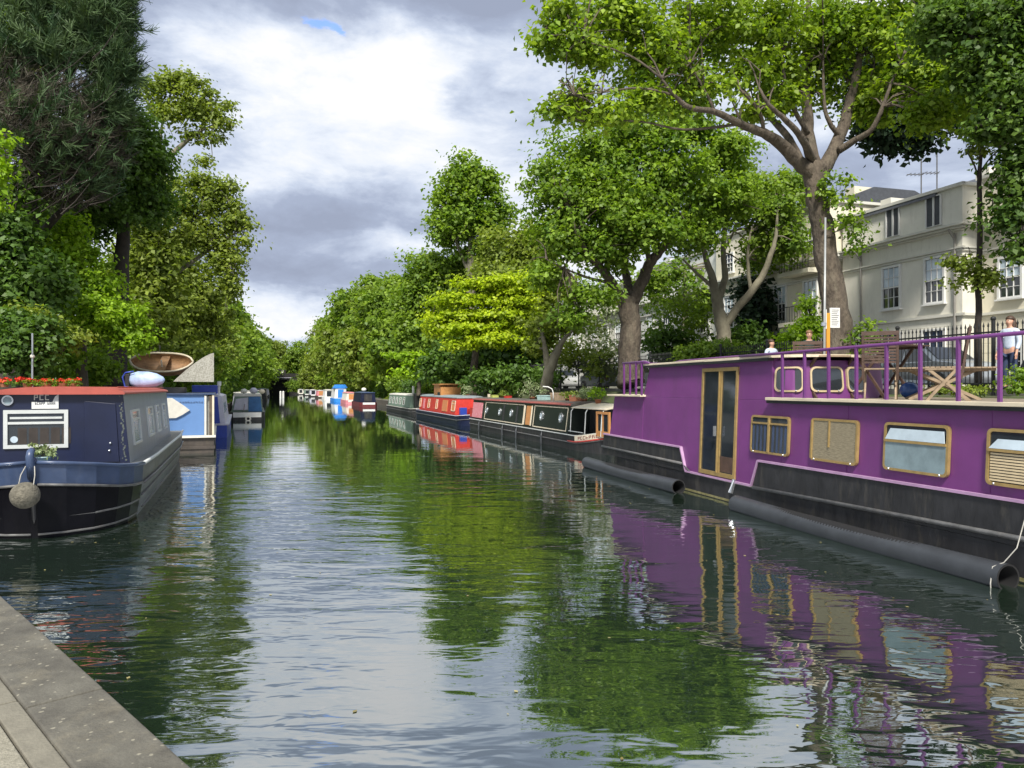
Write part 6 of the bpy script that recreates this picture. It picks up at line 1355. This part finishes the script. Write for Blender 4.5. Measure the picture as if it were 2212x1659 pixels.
shrub('green bush behind the sky blue houseboat fin',[E(400,770,60,45,52,80),E(350,800,60,40,46,60),E(460,790,40,40,62,40)],L_MID,.32,55,cr=.9)
# thin lamp stem at the left
p=at(70,838,17.5); t=thing('garden_lamp','thin grey lamp pole in the bushes at the left','lamp post',(p.x,p.y,.75))
m=MB(); m.tube([(0,0,0),(0,0,at(0,720,17.5).z-.75)],.022,8); m.build('pole',M_STEEL,t); 
zz_=at(0,770,17.5).z-.75; m=MB(); m.sphere((0,0,zz_),.05,8,6); m.build('clamp',M_OFFW,t)

# rows of trees running to the bridge: prototypes, then copies
def proto(name,label,seed,h,r,lm,leaf,loc,group):
    t=thing(name,label,'tree',(0,0,0),0,group)
    m=MB(); m.tube([(0,0,-.3),(.1,0,h*.25),(0,.1,h*.5),(.1,0,h*.8)],[.4,.3,.22,.08],8,wob=.08)
    rr=random.Random(seed); ells=[]
    for k in range(10):
        a=rr.uniform(0,6.28); d=rr.uniform(.2,.62)*r; z=h*rr.uniform(.34,.80); q_=r*rr.uniform(.38,.55); d*=1.1-.55*max(0,(z/h-.5)*2)
        ells.append(((math.cos(a)*d,math.sin(a)*d,z),(q_,q_,q_*.85),rr.randint(34,46)))
        m.tube([(0,0,h*.28),(math.cos(a)*d*.5,math.sin(a)*d*.5,z*.75),(math.cos(a)*d,math.sin(a)*d,z)],[.16,.1,.04],6,cap=False)
    ells.append(((0,0,h*.84),(r*.4,r*.4,h*.15),44)); ells.append(((0,0,h*.2),(r*.6,r*.6,h*.14),30))
    m.build('trunk',M_BARK,t,smooth=True)
    link('crown',crown_mesh('crown',ells,leaf,30,1.15,seed,shell=.45),lm,t); t.location=loc; return t
GR='trees in the row along the right bank'; GL='trees in the row along the left bank'
pr_=[(-1,'broadleaf_tree','row tree'),]
P1=proto('broadleaf_tree','first mid green tree of the right row beyond the broad green tree',61,17.5,6.8,L_MID,.62,tuple(cab(104,14.6,.9)),GR)
P2=proto('broadleaf_tree','second, slightly yellower tree of the right row',62,17,6.6,L_OLIVE,.62,tuple(cab(118,14.4,.9)),GR)
P3=proto('broadleaf_tree','first tree of the left row beyond the blue canal boat',63,11,4.6,L_MID,.5,tuple(cab(58,-9.2,.8)),GL)
ords=['third','fourth','fifth','sixth','seventh','eighth','ninth','tenth','eleventh','twelfth','thirteenth','fourteenth','fifteenth','sixteenth']
for i in range(10):
    src=(P1,P2)[i%2]; a=132+i*14.5
    dup(src,tuple(cab(a,14.2+R.uniform(-.6,.6),.9)),R.uniform(0,6.28),R.uniform(1.15,1.32),label=ords[i]+' tree of the right row towards the bridge, '+('mid green' if i%2==0 else 'yellower green'),group=GR)
lh=[1.0,1.1,1.25,1.35,1.4,1.45,1.5,1.5,1.55,1.55,1.6,1.6,1.6,1.6]
for i in range(14):
    a=70+i*15
    r_=dup(P3,tuple(cab(a,-10.2+R.uniform(-.6,.5),.8)),R.uniform(0,6.28),lh[i],label=(['second']+ords)[i]+' tree of the left row towards the bridge',group=GL)
# trees behind the bridge and second rows give the skyline depth
for i,(a,b,s_) in enumerate(((293,-8,1.25),(294,5.5,1.15),(305,-2,1.2),(296,14,1.2),(294,-17,1.4))):
    dup(P1 if i%2 else P2,tuple(cab(a,b,1.2)),i*1.3,s_*.95,label=['left','right','middle','far right','far left'][i]+' one of the trees rising behind the bridge',group='trees behind the bridge')
for i,(a,b,s_) in enumerate(((262,9.5,.75),(258,-12.5,.8))): dup(P2,tuple(cab(a,b,.6)),i*2.1,s_,label=['right','left'][i]+' tree crowding the bridge abutment',group='trees beside the bridge')
# hedges: shrub prototype copied under both rows
def hproto(seed,lm,leaf,label,loc,group):
    t=thing('hedge_shrub',label,'shrub',(0,0,0),UP_C,group)
    link('foliage',crown_mesh('foliage',[((0,0,1.0),(3.4,1.5,1.3),120),((-1.5,.2,1.8),(1.6,1.3,1.0),40),((1.8,0,1.5),(1.5,1.3,1.0),40)],leaf,28,.6,seed,shell=.5),lm,t)
    m=MB(); [m.tube([(x,0,-.2),(x+.2,.1,1.4)],[.05,.02],5,cap=False) for x in (-2,-1,0,1,2)]; m.build('stem',M_BARKD,t); t.location=loc; return t
H1=hproto(71,L_DARK,.26,'hedge clump nearest on the right bank beyond the golden tree',tuple(cab(66,15.0,.7)),'hedge clumps on the right bank')
H2=hproto(72,L_MID,.26,'hedge clump nearest on the left bank behind the blue canal boat',tuple(cab(36,-7.6,.65)),'hedge clumps on the left bank')
nth=lambda i: (['second']+ords+['seventeenth','eighteenth','nineteenth','twentieth','twenty-first','twenty-second','twenty-third','twenty-fourth','twenty-fifth'])[i]
for i in range(24):
    a=73+i*8.5
    dup(H1 if i%3 else H2,tuple(cab(a,14.9+R.uniform(-.4,.4),.75)),UP_C+R.uniform(-.2,.2),R.uniform(.9,1.15)*(1+.012*i),label=nth(i)+' hedge clump from the near end on the right bank',group='hedge clumps on the right bank')
for i in range(24):
    a=46+i*9.5
    dup(H2 if i%3 else H1,tuple(cab(a,-7.9+R.uniform(-.4,.3),.7)),UP_C+R.uniform(-.2,.2),R.uniform(1.0,1.25)*(1+.012*i),label=nth(i)+' hedge clump from the near end on the left bank',group='hedge clumps on the left bank')
for i in range(9): dup(H2 if i%2 else H1,tuple(cab(300+i%2*4,-24+i*7.5,1.0)),UP_C+1.57,3.0,label=(['first','second']+ords)[i]+' tall hedge clump from the left behind the bridge',group='hedge clumps behind the bridge')
for i,b in enumerate((5.8,8.6,11,-9.6)): dup(H2,tuple(cab(268-i*.5,b,1.0)),UP_C+1.57,1.5,label=['innermost','middle','outer','left-hand'][i]+' hedge clump beside the bridge abutment',group='hedge clumps beside the bridge')
# bank plants as ground cover
me=crown_mesh('ground_cover',[(tuple(cab(a,14.0+.9*math.sin(a),.85)),(1.6,1.6,.16),26) for a in range(6,100,2)],.09,26,.22,81)
o=link('ground_cover',me,L_OLIVE); tag(o,'low weeds and grass on the bank between the mooring and the railing','ground cover',kind='stuff')
me=crown_mesh('ground_cover',[(tuple(cab(a,-7.0+.5*math.sin(a),.7)),(1.4,1.4,.16),22) for a in range(16,100,2)],.10,26,.22,82)
o=link('ground_cover',me,L_MID); tag(o,'low weeds and grass behind the boats of the left bank','ground cover',kind='stuff')
g=np.random.default_rng(5); nl=900
A=np.stack([g.uniform(0,200,nl)],1); xs_=g.uniform(-11,6,nl); ys_=g.uniform(2.5,26,nl)
ok=(xs_<8.0-.263*ys_-.6)&(xs_>-2.6-.36*ys_)&(xs_+.974*ys_>2.3); ok&=(g.random(nl)<np.where(xs_<-2.0-.25*ys_,1,.35)); xs_,ys_=xs_[ok],ys_[ok]; nl=len(xs_); v=np.zeros((nl,4,3)); an=g.uniform(0,6.28,nl); sz=g.uniform(.008,.026,nl)
for q_,(du,dv) in enumerate(((-1,0),(0,-.6),(1,0),(0,.6))):
    v[:,q_,0]=xs_+sz*(du*np.cos(an)-dv*np.sin(an)); v[:,q_,1]=ys_+sz*(du*np.sin(an)+dv*np.cos(an)); v[:,q_,2]=.006
o=link('floating_leaves',quads('floating_leaves',v.reshape(-1,3),nl,g.random(nl)),leafmat('fallen_leaves',(.20,.16,.06),(.36,.33,.16),.1)); tag(o,'small fallen leaves and specks floating on the canal','floating leaves',kind='stuff')
sc.cycles.max_bounces=8; sc.cycles.transparent_max_bounces=4; sc.cycles.diffuse_bounces=3; sc.cycles.glossy_bounces=4
sc.cycles.use_denoising=True
